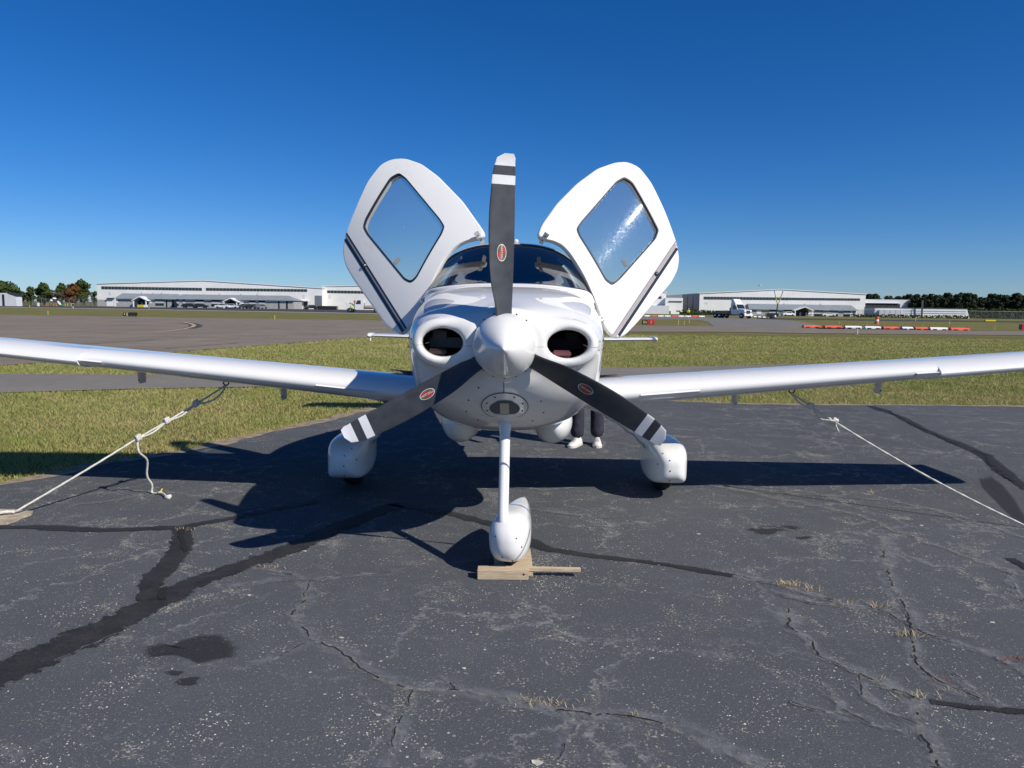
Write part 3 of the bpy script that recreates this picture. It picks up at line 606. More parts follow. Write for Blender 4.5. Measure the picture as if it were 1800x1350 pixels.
# cabin inside
mb = MB(); rows = []
for i in range(31):
    t = -R(58)+2*R(58)*i/30; yb_ = ybase(t)+0.01; p0 = surf(yb_, t, -0.03); rows.append([p0, Vector((p0.x*0.97, yb_+0.15, p0.z+0.012)), Vector((p0.x*0.95, max(1.72, yb_+0.2), min(p0.z+0.02, 1.62))), Vector((p0.x*0.93, max(1.75, yb_+0.23), 1.56)), Vector((p0.x*0.9, max(1.75, yb_+0.23), 1.15))])
mb.grid(rows); mb.build('instrument_panel', M_dash, plane, True)
mb = MB(); mb.box((0, 2.3, 0.82), (0.66, 2.0, 0.04)); mb.build('cabin_floor', M_inner, plane)
mb = MB(); rows = [[surf(3.62, t, -0.03) * 1 for t in [R(a) for a in range(-180, 181, 12)]]]; cc = Vector((0, 3.62, 1.3)); rows.append([cc]*31); mb.grid(rows); mb.build('rear_bulkhead', M_dash, plane)
for sx in (-0.27, 0.27):
    for yy in (2.45, 3.25):
        mb = MB(); mb.box((sx, yy-0.12, 1.0), (0.46, 0.5, 0.2), bev=0.05); mb.box((sx, yy+0.14, 1.32), (0.46, 0.14, 0.62), bev=0.05, tilt=Matrix.Rotation(R(-12), 3, 'X'))
        st_ = mb.build('seat', M_seat, plane, True); m2 = MB(); m2.box((sx, yy+0.22, 1.70), (0.25, 0.10, 0.17), bev=0.035); m2.build('headrest', M_seat, st_, True)
for s in (-1, 1):                                        # pale door posts seen through the windshield
    path = [surf(float(ytop(R(a)))+0.03, s*R(a), -0.035) for a in range(30, 70, 3)]; mb = MB(); mb.tube(path, 0.024, 8); mb.build('door_post_trim', M_trimlt, plane, True)
mb = MB(); mb.tube([(0.045, 2.45, 1.985), (0.045, 2.46, 2.04)], [0.022, 0.018], 12); mb.ellipsoid((0.045, 2.46, 2.045), (0.022, 0.03, 0.02)); mb.build('roof_antenna', M_white, plane, True)
# belly blisters
for s in (-1, 1):
    pf = [(-0.36, 0.0), (-0.34, 0.035), (-0.28, 0.085), (-0.18, 0.125), (-0.05, 0.142), (0.10, 0.13), (0.30, 0.09), (0.5, 0.04), (0.6, 0.0)]
    q = smooth_path([(h, r_) for h, r_ in pf], 3); mb = MB(); mb.lathe([(p[0], max(0.0005, p[1])) for p in q], 28, 'Y', (s*0.325, 1.42, 0.698), sc=(1, 1, 1.14)); mb.build('belly_fairing', M_white, plane, True)

# ---- propeller
prop = mb = None
hub_o = (0, 0, HZ)
mb = MB(); pf = smooth_path([(0.055, 0.171), (0.0, 0.169), (-0.06, 0.155), (-0.12, 0.131), (-0.19, 0.096), (-0.26, 0.055), (-0.315, 0.021), (-0.338, 0.007), (-0.343, 0.001)], 5)
mb.lathe([(p[0], max(0.0008, p[1])) for p in pf], 72, 'Y', hub_o); spin = mb.build('spinner', M_white, plane, True)
mb = MB(); mb.lathe([(0.050, 0.174), (0.058, 0.176), (0.070, 0.176), (0.072, 0.15)], 72, 'Y', hub_o); mb.build('back_plate', M_metal, spin, True)
for i in range(18):
    a = 2*math.pi*(i+0.5)/18; mb = MB(); mb.lathe([(-0.0045, 0.0045), (0.0, 0.0055)], 8, 'Y', (0.1725*math.cos(a), 0.045, HZ+0.1725*math.sin(a))); mb.build('screw', M_screw, spin)
rs = [0.145, 0.185, 0.25, 0.34, 0.45, 0.56, 0.66, 0.76, 0.822, 0.868, 0.915, 0.945, 0.962, 0.972, 0.975]
xl = cspline([0.145, 0.19, 0.31, 0.45, 0.58, 0.72, 0.82, 0.91, 0.95, 0.967, 0.975], [-.046, -.050, -.073, -.086, -.090, -.086, -.078, -.065, -.052, -.036, -0.012])
xr = cspline([0.145, 0.19, 0.31, 0.45, 0.58, 0.72, 0.82, 0.91, 0.95, 0.967, 0.975], [.034, .034, .037, .040, .042, .042, .042, .042, .042, .041, .034])
beta = cspline([0.145, 0.3, 0.5, 0.75, 0.975], [R(48), R(42), R(32), R(24), R(19)])
thk = cspline([0.145, 0.2, 0.3, 0.5, 0.75, 0.975], [.085, .070, .040, .022, .014, .007])
def blade_pt(r_, u, side, off=0.0):                      # u 0..1 from leading edge (x low) to trailing edge; side -1 front, +1 back
    a, b_ = float(xl(r_)), float(xr(r_)); x = a+(b_-a)*u; yy = (u-0.5)*(b_-a)*math.tan(float(beta(r_)))*0.9
    t = float(thk(r_))*(2.6*(math.sqrt(max(u, 0))*0.9-u*0.9)+0.0) if r_ > 0.3 else float(thk(r_))*math.sqrt(max(0, u*(1-u)))*(1.0)
    return Vector((x, yy+side*(t*0.5)+side*off, r_))
rr = sorted(set(list(np.linspace(0.145, 0.975, 40))+[0.822, 0.868, 0.915]))
US = [0, .02, .06, .13, .22, .34, .46, .58, .70, .82, .92, 1.0]
def ring_at(r_): return [blade_pt(r_, u, -1) for u in US]+[blade_pt(r_, u, 1) for u in US[-2:0:-1]]
mbB = MB(); rings = [ring_at(r_) for r_ in rr]
for i in range(len(rr)-1):
    mid = (rr[i]+rr[i+1])/2; mbB.grid([rings[i], rings[i+1]], 1 if (mid > 0.915 or 0.822 < mid < 0.868) else 0, True)
n_ = len(rings[-1]); mbB.add(rings[-1], [tuple(range(n_))], 1); mbB.add(rings[0], [tuple(range(n_))], 0)
bl0 = mbB.build('blade', [M_blk, M_blw], None); smooth_by_angle(bl0, 50)
bl0.name = 'propeller_blade'
def on_blade(x, r_, off=0.0022):
    a, b_ = float(xl(r_)), float(xr(r_)); return blade_pt(r_, min(1, max(0, (x-a)/(b_-a))), -1, off)
DC, DA, DBb = 0.478, 0.044, 0.0235; DXc = -0.022
def decal(sc, off, quarter=None):
    n = 40; V = []; F = []; rings_ = 4
    for k in range(rings_+1):
        for i in range(n):
            a = 2*math.pi*i/n; f = sc*k/rings_; tilt = 0.12; px, pr = DBb*f*math.cos(a), DA*f*math.sin(a)
            V.append(on_blade(DXc+px*math.cos(tilt)+pr*math.sin(tilt)*-1*0.0+px*0, DC+pr, off))
    for k in range(rings_):
        for i in range(n):
            if quarter is not None:
                a = 2*math.pi*(i+0.5)/n; q = int(a/(math.pi/2)) % 2
                if q != quarter: continue
            F.append((k*n+i, k*n+(i+1) % n, (k+1)*n+(i+1) % n, (k+1)*n+i))
    return V, F
fc_ = bpy.data.curves.new('lettering', 'FONT'); fc_.body = 'HARTZELL'; fc_.size = 0.0175; fc_.align_x = 'CENTER'; fc_.align_y = 'CENTER'
fo = bpy.data.objects.new('lettering', fc_); COL.objects.link(fo); bpy.context.view_layer.update()
tm = bpy.data.meshes.new_from_object(fo.evaluated_get(bpy.context.evaluated_depsgraph_get())); bpy.data.objects.remove(fo)
tw_ = max(abs(v.co.x) for v in tm.vertices)
TV = [on_blade(DXc+v.co.y*0.80, DC-v.co.x*(0.038/tw_), 0.0040) for v in tm.vertices]; TF = [tuple(p.vertices) for p in tm.polygons]
for i, ang in enumerate((0, R(120), R(240))):
    o = bl0 if i == 0 else bl0.copy()
    if i: COL.objects.link(o)
    o.parent = plane; o.location = hub_o; o.rotation_euler = (0, ang, 0)
    V, F = decal(1.0, 0.0022); d = mesh_obj('blade_badge', V, F, M_dwhite, o)
    V, F = decal(0.90, 0.0028); mesh_obj('badge_ring', V, F, M_black, d)
    V, F = decal(0.85, 0.0033, 0); mesh_obj('badge_red_field', V, F, M_dred, d); V, F = decal(0.85, 0.0033, 1); mesh_obj('badge_olive_field', V, F, M_doliv, d)
    mesh_obj('badge_lettering', TV, TF, M_dwhite, d)
# engine behind the inlets
for s in (-1, 1):
    mb = MB(); mb.box((s*0.335-0.03, 0.20, 1.248), (0.10, 0.16, 0.035), bev=0.008); mb.build('baffle', M_baffle if s > 0 else M_bafd, plane)
    mb = MB(); mb.box((s*0.335, 0.33, 1.29), (0.20, 0.02, 0.06), bev=0.006); mb.box((s*0.37, 0.30, 1.335), (0.08, 0.03, 0.05), bev=0.006); mb.build('rear_baffle', M_bafd if s > 0 else M_steel, plane)
mb = MB(); mb.tube(smooth_path([(-0.40, 0.30, 1.335), (-0.36, 0.29, 1.345), (-0.32, 0.30, 1.362), (-0.28, 0.33, 1.366)], 4), 0.006, 8); mb.build('ignition_lead', M_steel, plane, True)

# ---- wings
def airfoil(tc, camber=0.012, n=26):
    up, lo = [], []
    for i in range(n+1):
        x = 0.5*(1-math.cos(math.pi*i/n)); yt = 5*tc*(0.2969*math.sqrt(x)-0.126*x-0.3516*x*x+0.2843*x**3-0.1036*x**4)
        p = 0.38; yc = camber/p**2*(2*p*x-x*x) if x < p else camber/(1-p)**2*((1-2*p)+2*p*x-x*x); up.append((x, yc+yt)); lo.append((x, yc-yt))
    return up[::-1]+lo[1:-1]                            # TE -> over the top -> LE -> along the bottom
LEY = lambda x: 1.555+0.035*max(0, x-0.6)
CH = lambda x: 1.36-0.125*max(0, x-0.6)
TC = lambda x: 0.168-0.0045*x
ZW = lambda x: 0.838+0.0885*(x-0.6)                     # height of the chord line at the nose of the section
def wing_sec(x, cuff):
    c = CH(x); A = airfoil(TC(x)); inc = R(3.5); out = []
    for (u, v) in A:
        yy, zz = u*c, v*c
        if cuff and u < 0.25:
            k = (1-u/0.25)**2; yy -= 0.035*k; zz -= 0.022*k
        out.append((LEY(x)+yy*math.cos(inc)+zz*math.sin(inc), ZW(x)-yy*math.sin(inc)+zz*math.cos(inc)))
    return out
XC = 3.20
for s in (-1, 1):
    mb = MB(); sx = [(0.35, 0), (0.6, 0), (1.0, 0), (1.5, 0), (2.0, 0), (2.6, 0), (XC, 0), (XC+0.002, 1), (3.6, 1), (4.2, 1), (4.8, 1), (5.15, 1)]
    rows = [[Vector((s*x, y_, z_)) for (y_, z_) in wing_sec(x, cf)] for x, cf in sx]
    base = wing_sec(5.15, 1); mzc = sum(p[1] for p in base)/len(base)
    for k, (dx, sh) in enumerate(((5.28, 0.97), (5.37, 0.88), (5.42, 0.72), (5.44, 0.45))):
        ly = LEY(5.15); lz = ZW(5.15)+0.02; rows.append([Vector((s*dx, ly+0.42+(y_-ly-0.42)*(0.55+0.45*sh)+0.05*(1-sh), lz+0.025*k+(z_-lz)*sh)) for (y_, z_) in base])
    mb.grid(rows, 0, True); n = len(base); mb.f.append(tuple(range((len(rows)-1)*n, len(rows)*n))); mb.m.append(0)
    wg = mb.build('wing', M_white, plane); smooth_by_angle(wg, 38)
    def top_at(x, u, cuff=0):
        A = airfoil(TC(x))[:27]; c = CH(x); best = min(A, key=lambda p: abs(p[0]-u)); v = float(np.interp(u, [p[0] for p in A[::-1]], [p[1] for p in A[::-1]])); return Vector((s*x, LEY(x)+u*c, ZW(x)-u*c*math.sin(R(1))+v*c))
    def bot_at(x, u):
        A = airfoil(TC(x)); lo_ = [A[26]]+A[27:]; v = float(np.interp(u, [p[0] for p in lo_], [p[1] for p in lo_])); c = CH(x); return Vector((s*x, LEY(x)+u*c, ZW(x)-u*c*math.sin(R(1))+v*c))
    # wing walk by the root
    mb = MB(); rows = [[top_at(0.64+0.30*i/8, 0.30+0.66*j/16)+Vector((0, 0, 0.003)) for j in range(17)] for i in range(9)]; mb.grid(rows); mb.build('wing_walk', M_grip, wg, True)
    # root stall strip and cuff lip
    for (x0, x1) in ((0.98, 1.42),):
        mb = MB(); rows = []
        for i in range(9):
            x = x0+(x1-x0)*i/8; c = Vector((s*x, LEY(x)-0.001, ZW(x)-0.012)); rows.append([c+Vector((0, 0.006, 0.012)), c+Vector((0, -0.012, 0.0)), c+Vector((0, 0.012, -0.012))])
        mb.grid(rows); e = mb.build('stall_strip', M_white, wg); 
    mb = MB(); rows = []
    for i in range(7):
        x = XC-0.17+0.17*i/6; c = Vector((s*x, LEY(x)+0.001, ZW(x)-0.020)); g_ = i/6; rows.append([c+Vector((0, 0.004, 0.018)), c+Vector((0, -0.020-0.012*g_, 0.010)), c+Vector((0, 0.02, -0.020-0.012*g_))])
    mb.grid(rows); mb.build('cuff_lip', M_white, wg)
    # hinge fairings under the trailing edge
    for xf, zb_ in ((1.97, 0.665), (3.17, 0.80)):
        b0 = bot_at(xf, 0.80); dz = b0.z-zb_; mb = MB(); rows = []
        for k, f in enumerate((0.0, 0.15, 0.5, 0.8, 0.95, 1.0)):
            wd = 0.030*(1-0.35*f)*(1 if f < 0.99 else 0.5); ln = 0.085*(1-0.35*f); cz = b0.z+0.04-f*(dz+0.04); cy = b0.y+0.02*f
            rows.append([Vector((b0.x+wd*math.cos(a)*1.0, cy+ln*math.sin(a), cz)) for a in [2*math.pi*j/16 for j in range(16)]])
        mb.grid(rows, 0, True); mb.f.append(tuple(range(5*16, 6*16))); mb.m.append(0); hf = mb.build('hinge_fairing', M_white, wg, True); smooth_by_angle(hf, 50)
        for zz in (dz-0.12, dz-0.03):
            mb = MB(); mb.ellipsoid((b0.x-s*0.004, b0.y-0.072+zz*0.12, b0.z-zz), (0.007, 0.006, 0.007), 8, 6); mb.build('bolt', M_screw, hf)
    tb = bot_at(2.27, 0.38); mb = MB(); mb.tube([tb+Vector((0, 0, 0.01)), tb+Vector((0, 0, -0.02))], 0.012, 8)
    mb.tube([tb+Vector((0.022*math.cos(a), 0, -0.042+0.022*math.sin(a))) for a in [2*math.pi*k/16 for k in range(17)]], 0.006, 8); tie = mb.build('tie_down_ring', M_steel, wg, True)
    if s < 0: TIE_L = tb.copy()
    else: TIE_R = tb.copy()
    mb = MB(); b1 = bot_at(3.75, 0.45); mb.tube([b1, b1+Vector((0, 0, -0.03))], 0.005, 6); mb.build('drain_mast', M_steel, wg)
    # root fillet
    mb = MB(); rows = []
    for i in range(7):
        f = i/6; x = 0.50+0.16*f; gsc = 1+0.22*(1-f)**2; sec = wing_sec(0.62, 0); zc = ZW(0.62)+0.03; rows.append([Vector((s*x, y_+(0.02 if y_ < 1.9 else 0)*(1-f), zc+(z_-zc)*gsc+0.003*f)) for (y_, z_) in sec])
    mb.grid(rows, 0, True); fl = mb.build('root_fairing', M_white, plane); smooth_by_angle(fl, 40)

# ---- tail
def flat_surface(name, secs, mat=M_white, parent=plane):
    mb = MB(); rows = []
    for (o, c, tc, ax) in secs:
        A = airfoil(tc, 0.0, 14); rows.append([Vector(o)+Vector((0, u*c, 0))+Vector(ax)*(v*c) for u, v in A])
    mb.grid(rows, 0, True); n = len(rows[0]); mb.f.append(tuple(range((len(rows)-1)*n, len(rows)*n))); mb.m.append(0); o = mb.build(name, mat, parent); return smooth_by_angle(o, 40)
for s in (-1, 1):
    hs = flat_surface('tailplane', [((s*0.05, 6.02, 1.055), 0.80, 0.10, (0, 0, 1)), ((s*1.86, 6.20, 1.085), 0.52, 0.095, (0, 0, 1)), ((s*1.93, 6.24, 1.087), 0.42, 0.08, (0, 0, 1))])
    mb = MB(); q = smooth_path([(-0.16, 0.0), (-0.12, 0.022), (-0.02, 0.036), (0.12, 0.034), (0.3, 0.02), (0.42, 0.0)], 3); mb.lathe([(p[0], max(0.0005, p[1])) for p in q], 14, 'Y', (s*1.95, 6.30, 1.087)); mb.build('tailplane_tip', M_white, hs, True)
fin = flat_surface('fin', [((0, 5.75, 1.35), 1.15, 0.075, (1, 0, 0)), ((0, 6.05, 1.75), 0.92, 0.075, (1, 0, 0)), ((0, 6.38, 2.30), 0.62, 0.07, (1, 0, 0)), ((0, 6.44, 2.36), 0.52, 0.05, (1, 0, 0))])

# ---- main gear
def seg_dist(x, y, z, a, b_):
    ax, ay, az = a; dx, dy, dz = b_[0]-ax, b_[1]-ay, b_[2]-az; t = np.clip(((x-ax)*dx+(y-ay)*dy+(z-az)*dz)/(dx*dx+dy*dy+dz*dz), 0, 1); return x-ax-t*dx, y-ay-t*dy, z-az-t*dz, t
LEGP = [(0.36, 2.26, 0.80), (0.62, 2.26, 0.715), (0.84, 2.26, 0.615), (1.00, 2.26, 0.51), (1.11, 2.26, 0.425), (1.21, 2.26, 0.36)]
PY0, PY1 = 1.80, 2.95
def pant_field(x, y, z, cx=1.285):
    u = (y-2.22); f = np.where(u < 0, np.abs(u)/0.46, np.abs(u)/0.72); n = np.where(u < 0, 2.4, 1.8)
    zc = 0.27+0.03*np.clip(u, 0, .7); n = np.where(u < 0, 2.9, 1.7); p = np.where(z > zc, 3.9, 6.5); hh = np.where(z > zc, 0.172, 0.165)
    r_ = (((np.abs(x-cx)/0.156)**p+(np.abs(z-zc)/hh)**p+1e-9)**(n/p)+f**n)**(1/n); d = (r_-1)*0.14
    d = smax(d, 0.098-z, 0.012)
    for a, b_ in zip(LEGP, LEGP[1:]):
        ex, ey, ez, t = seg_dist(x, y, z, a, b_); q = np.sqrt((ey/0.105)**2+(ex**2+ez**2)/0.026**2)+1e-6; d = smin(d, (q-1)*0.026, 0.055)
    return d
Pp, Fp = surface_nets(pant_field, (0.40, 1.70, 0.09), (1.50, 3.0, 0.86), 0.013)
for s in (-1, 1):
    V = Pp.copy(); V[:, 0] *= s; F = Fp if s > 0 else Fp[:, ::-1]
    gear = mesh_obj('main_gear', V, F, M_white, plane, True)
    mb = MB(); cx = s*1.295; pf = [(-0.075, 0.10), (-0.072, 0.165), (-0.055, 0.186), (-0.02, 0.192), (0.02, 0.192), (0.055, 0.186), (0.072, 0.165), (0.075, 0.10)]; mb.lathe(pf, 36, 'X', (cx, 2.29, 0.182)); mb.build('tyre', M_tyre, gear, True)
    for (dx, dz) in ((-0.04, 0.05), (-0.035, -0.03), (-0.03, -0.115), (-0.085, 0.095), (-0.12, 0.01)):
        # screws on the inboard front quarter, snapped to the skin
        xx = 1.295+dx; zz = 0.285+dz; yy = 1.72
        for _ in range(60):
            dd = float(pant_field(np.array([xx]), np.array([yy]), np.array([zz]))[0])
            if dd < 0.001: break
            yy += max(dd*0.7, 0.002)
        mb = MB(); mb.ellipsoid((s*xx, yy, zz), (0.0055, 0.004, 0.0055), 8, 6); mb.build('screw', M_screw, gear)

# ---- nose gear
NG = [(0.0, 0.58, 0.96), (0.0, 0.51, 0.83), (0.0, 0.41, 0.65), (0.0, 0.30, 0.47), (0.0, 0.185, 0.30), (0.0, 0.165, 0.26)]
path = smooth_path(NG, 4); k = len(path); mb = MB()
rads = [0.060-0.028*min(1, (i/(k-1))/0.30) if i/(k-1) < 0.30 else 0.032-0.003*(i/(k-1)) for i in range(k)]; rads[-1] = 0.012
mb.tube(path, rads, 20); leg = mb.build('nose_leg', M_white, plane, True)
# cowl cut-out plate round the leg
def low_cowl_y(x, z):
    yy = 0.05
    for _ in range(80):
        d = float(cowl_field(np.array([x]), np.array([yy]), np.array([z]))[0])
        if d < 0.0006: break
        yy += max(0.6*d, 0.0008)
    return yy
def cowl_ring(name, rx0, rz0, rx1, rz1, zc, mat, off, parent, squash=None):
    rows = []
    for f in (0, 0.5, 1):
        row = []
        for i in range(48):
            a = 2*math.pi*i/48; rx = rx0+(rx1-rx0)*f; rz = rz0+(rz1-rz0)*f; x = rx*math.cos(a); z = zc+rz*math.sin(a)
            if squash is not None: z = max(z, squash)
            row.append(Vector((x, low_cowl_y(x, z)-off, z)))
        rows.append(row)
    mb = MB(); mb.grid(rows, 0, True); return mb.build(name, mat, parent, True)
pl = cowl_ring('leg_plate', 0.128, 0.090, 0.060, 0.060, 0.94, M_white, 0.006, lo_cowl, 0.866)
cowl_ring('plate_gap', 0.132, 0.094, 0.124, 0.086, 0.94, M_black, 0.004, lo_cowl, 0.864)
cowl_ring('leg_opening', 0.085, 0.052, 0.002, 0.002, 0.93, M_inner, 0.008, lo_cowl, 0.889)
mb = MB(); mb.grid([[Vector((-0.026+0.05*i/6, low_cowl_y(-0.026+0.05*i/6, 0.892+0.074*j/6)-0.0105, 0.892+0.074*j/6)) for i in range(7)] for j in range(7)]); mb.build('strut_sleeve', M_trimlt, pl, True)
for a in (20, 60, 120, 160, 200, 340):
    x = 0.105*math.cos(R(a)); z = 0.94+0.075*math.sin(R(a)); mb = MB(); mb.ellipsoid((x, low_cowl_y(x, z)-0.008, z), (0.005, 0.004, 0.005), 8, 6); mb.build('screw', M_screw, lo_cowl)
for (x, z) in ((-0.20, 0.98), (-0.22, 0.90), (-0.14, 1.06), (0.20, 0.98), (0.22, 0.9), (-0.16, 0.83), (0.16, 0.83)):
    mb = MB(); mb.ellipsoid((x, low_cowl_y(x, z)-0.001, z), (0.005, 0.004, 0.005), 8, 6); mb.build('screw', M_screw, lo_cowl)
for s in (-1, 1):
    for (x, z) in ((0.545, 1.345), (0.545, 1.24), (0.20, 1.31), (0.47, 1.48)):
        pass
NYAW = R(-8.5); NB = 0.0                               # the nose wheel stands on a board and is castered
def npant_field(x, y, z):
    c_, s_ = math.cos(NYAW), math.sin(NYAW); X = x-0.042; Yq = y-0.285; xx = X*c_+Yq*s_; u = -X*s_+Yq*c_
    f = np.where(u < 0, np.abs(u)/0.195, np.abs(u)/0.57); n = np.where(u < 0, 2.3, 1.30); zc = 0.195+0.15*np.clip(u, 0, 1)**1.3; p = 2.5
    hh = np.where(z > zc, 0.138, 0.150); r_ = (((np.abs(xx)/0.118)**p+(np.abs(z-zc)/hh)**p+1e-9)**(n/p)+f**n)**(1/n); d = (r_-1)*0.11
    return smax(d, 0.072-z, 0.02)
Pn, Fn = surface_nets(npant_field, (-0.22, 0.05, 0.03), (0.30, 0.98, 0.52), 0.0085)
pant = mesh_obj('nose_wheel_fairing', Pn, Fn, M_white, plane, True)
mb = MB(); mb.lathe([(-0.05, 0.07), (-0.045, 0.105), (-0.025, 0.122), (0.025, 0.122), (0.045, 0.105), (0.05, 0.07)], 32, 'X', (0, 0, 0)); Rz = Matrix.Rotation(NYAW, 3, 'Z'); mb.v = [tuple(Rz @ Vector(v) + Vector((0.045, 0.30, 0.146))) for v in mb.v]; mb.build('nose_tyre', M_tyre, plane, True)
def skin_y(x, z, fld, y0=0.03):
    yy = y0
    for _ in range(200):
        d = float(fld(np.array([x]), np.array([yy]), np.array([z]))[0])
        if d < 0.0005: return yy
        yy += max(0.5*d, 0.0006)
        if yy > 1.2: return None
    return yy
mb = MB(); rows = []                                     # grey pinstripe sweeping round the fairing
for i in range(40):
    f = i/39; z = 0.095+0.24*f; x = 0.062+0.094*math.sin(min(1, f*1.15)*math.pi/2)**0.8-0.028*max(0, f-0.72)/0.28
    y_ = skin_y(x, z, npant_field)
    x2 = x+0.007; y2 = skin_y(x2, z, npant_field)
    if y_ is None or y2 is None or y_ > 0.8 or y2 > 0.8: continue
    rows.append([Vector((x, y_-0.0015, z)), Vector((x2, y2-0.0015, z))])
mb.grid(rows); mb.build('pinstripe', M_silver, pant, True)
for (x, z) in ((-0.04, 0.235), (0.075, 0.23), (0.105, 0.175), (0.055, 0.095), (0.0, 0.12)):
    y_ = skin_y(x, z, npant_field)
    if y_: mb = MB(); mb.ellipsoid((x, y_, z), (0.0045, 0.004, 0.0045), 8, 6); mb.build('screw', M_screw, pant)

# ---- gull-wing doors, swung up and forward
def resample(poly, n, c):
    P = np.array(poly+[poly[0]], float); seg = np.hypot(*(P[1:]-P[:-1]).T); t = np.r_[0, np.cumsum(seg)]
    q = np.linspace(0, t[-1], 721)[:-1]; X = np.interp(q, t, P[:, 0]); Yq = np.interp(q, t, P[:, 1]); k_ = np.array([1, 2, 3, 2, 1])/9.0
    for _ in range(14): X = sum(w_*np.roll(X, d-2) for d, w_ in enumerate(k_)); Yq = sum(w_*np.roll(Yq, d-2) for d, w_ in enumerate(k_))
    a = np.unwrap(np.arctan2(Yq-c[1], X-c[0]))
    if a[-1] < a[0]: X, Yq, a = X[::-1], Yq[::-1], np.unwrap(np.arctan2(Yq[::-1]-c[1], X[::-1]-c[0]))
    tgt = -math.pi+2*math.pi*np.arange(n)/n; out = []
    for g_ in tgt:
        d = np.abs((a-g_+math.pi) % (2*math.pi)-math.pi); i = int(d.argmin()); out.append((X[i], Yq[i]))
    return out
def make_door(s, outline, win, hinge, stripe, cols, label, low_hinge, latch):
    n = Vector((s*0.300, -0.901, 0.303)).normalized(); p0 = B(*hinge)
    ax = (BP(*stripe[1], p0, n)-BP(*stripe[0], p0, n)).normalized(); wv = n.cross(ax).normalized()
    if wv.z < 0: wv = -wv
    cx = sum(p[0] for p in win)/len(win); cy = sum(p[1] for p in win)/len(win); c0 = BP(cx, cy, p0, n)
    def uv(p): q = BP(*p, p0, n)-c0; return (q.dot(ax), q.dot(wv))
    O = [uv(p) for p in outline]; Wn = [uv(p) for p in win]; N = 180
    O = resample(O, N, (0, 0)); Wn = resample(Wn, N, (0, 0))
    def S3(u, v, off=0.0):                              # curved skin: bends round the fuselage's long axis
        vv = v+0.05; return L(c0+ax*u+wv*v-n*(0.26*vv*vv)+n*off)
    door = mesh_obj('door', [], [], M_white, plane); door['label'] = label
    def outer(f): return [(Wn[i][0]+(O[i][0]-Wn[i][0])*f, Wn[i][1]+(O[i][1]-Wn[i][1])*f) for i in range(N)]
    rows = [[S3(u, v, -0.045) for u, v in outer(0.0)], [S3(u, v, -0.006) for u, v in outer(0.0)]]
    for f in (0.015, 0.04, 0.15, 0.3, 0.45, 0.6, 0.75, 0.88, 0.95, 0.975): rows.append([S3(u, v, 0) for u, v in outer(f)])
    rows.append([S3(u, v, -0.003) for u, v in outer(0.99)]); rows.append([S3(u, v, -0.010) for u, v in outer(1.0)]); rows.append([S3(u, v, -0.038) for u, v in outer(0.995)])
    for f in (0.97, 0.7, 0.4, 0.15, 0.0): rows.append([S3(u, v, -0.052) for u, v in outer(f)])
    mb = MB(); mb.grid(rows, 0, True); me_o = mb.build('tmp', M_white); smooth_by_angle(me_o, 45); door.data = me_o.data; bpy.data.objects.remove(me_o)
    rows = [[S3(u*f, v*f, -0.012) for u, v in Wn] for f in (0.02, 0.2, 0.4, 0.6, 0.8, 1.004)]; mb = MB(); mb.grid(rows, 0, True); pane = mb.build('door_window', M_pane, door, True)
    rows = [[S3(u*f, v*f, o_) for u, v in Wn] for f, o_ in ((0.985, -0.011), (0.985, 0.001), (1.025, 0.003), (1.028, 0.0005))]; mb = MB(); mb.grid(rows, 0, True); mb.build('window_gasket', M_black, door, True)
    inside = lambda u, v: inpoly(np.array([u]), np.array([v]), O)[0]
    a, b_ = uv(stripe[0]), uv(stripe[1]); vm = (a[1]+b_[1])/2
    for (v0, v1, mt) in cols:
        # clip the band to the door outline
        segs = []; us = np.linspace(-0.9, 0.9, 361); ok = [inside(u, vm+v0) and inside(u, vm+v1) for u in us]; uu = [u for u, k_ in zip(us, ok) if k_]
        if not uu: continue
        u0_, u1_ = min(uu), max(uu); rows = [[S3(u0_+(u1_-u0_)*i/30, vm+v, 0.0012) for i in range(31)] for v in (v0, v1)]
        mb = MB(); mb.grid(rows); o = mb.build('stripe', mt, door, True)
        if (o.matrix_world.to_3x3() @ o.data.polygons[0].normal).dot(n) < 0: o.data.flip_normals()
    # lock on the stripe
    lp = (0.5*(a[0]+b_[0])-0.18*(b_[0]-a[0]), vm+0.012); c = S3(*lp, 0.004); nn = (S3(*lp, 0.05)-S3(*lp, 0)).normalized()
    mb = MB(); mb.tube([c-nn*0.004, c+nn*0.006], 0.016, 16); lk = mb.build('door_lock', M_steel, door, True); mb = MB(); mb.tube([c+nn*0.0055, c+nn*0.009], 0.008, 12); mb.build('lock_core', M_metal, lk, True)
    # hinge arms
    for (pa, pb, wdt) in low_hinge:
        A = L(pa); Bq = L(pb); d = (Bq-A).normalized(); sd_ = d.cross(Vector((0, 1, 0))).normalized(); mb = MB()
        mb.prism([A-sd_*wdt, Bq-sd_*wdt*0.8, Bq+sd_*wdt*0.8, A+sd_*wdt], Vector((0, 0.012, 0))); h_ = mb.build('hinge_arm', M_white, door)
        for f in (0.3, 0.7):
            q = A.lerp(Bq, f); mb = MB(); mb.ellipsoid((q.x, q.y-0.001, q.z), (0.006, 0.004, 0.006), 8, 6); mb.build('bolt', M_screw, h_)
    # inside latch plate seen through the window, and the gas strut behind the lower edge
    lu, lv = uv(latch); c = S3(lu, lv, -0.07); mb = MB(); mb.box(c, (0.030, 0.012, 0.06), bev=0.003, tilt=Matrix.Rotation(s*R(-35), 3, 'Y')); mb.build('inside_latch', M_trimlt, door)
    return door
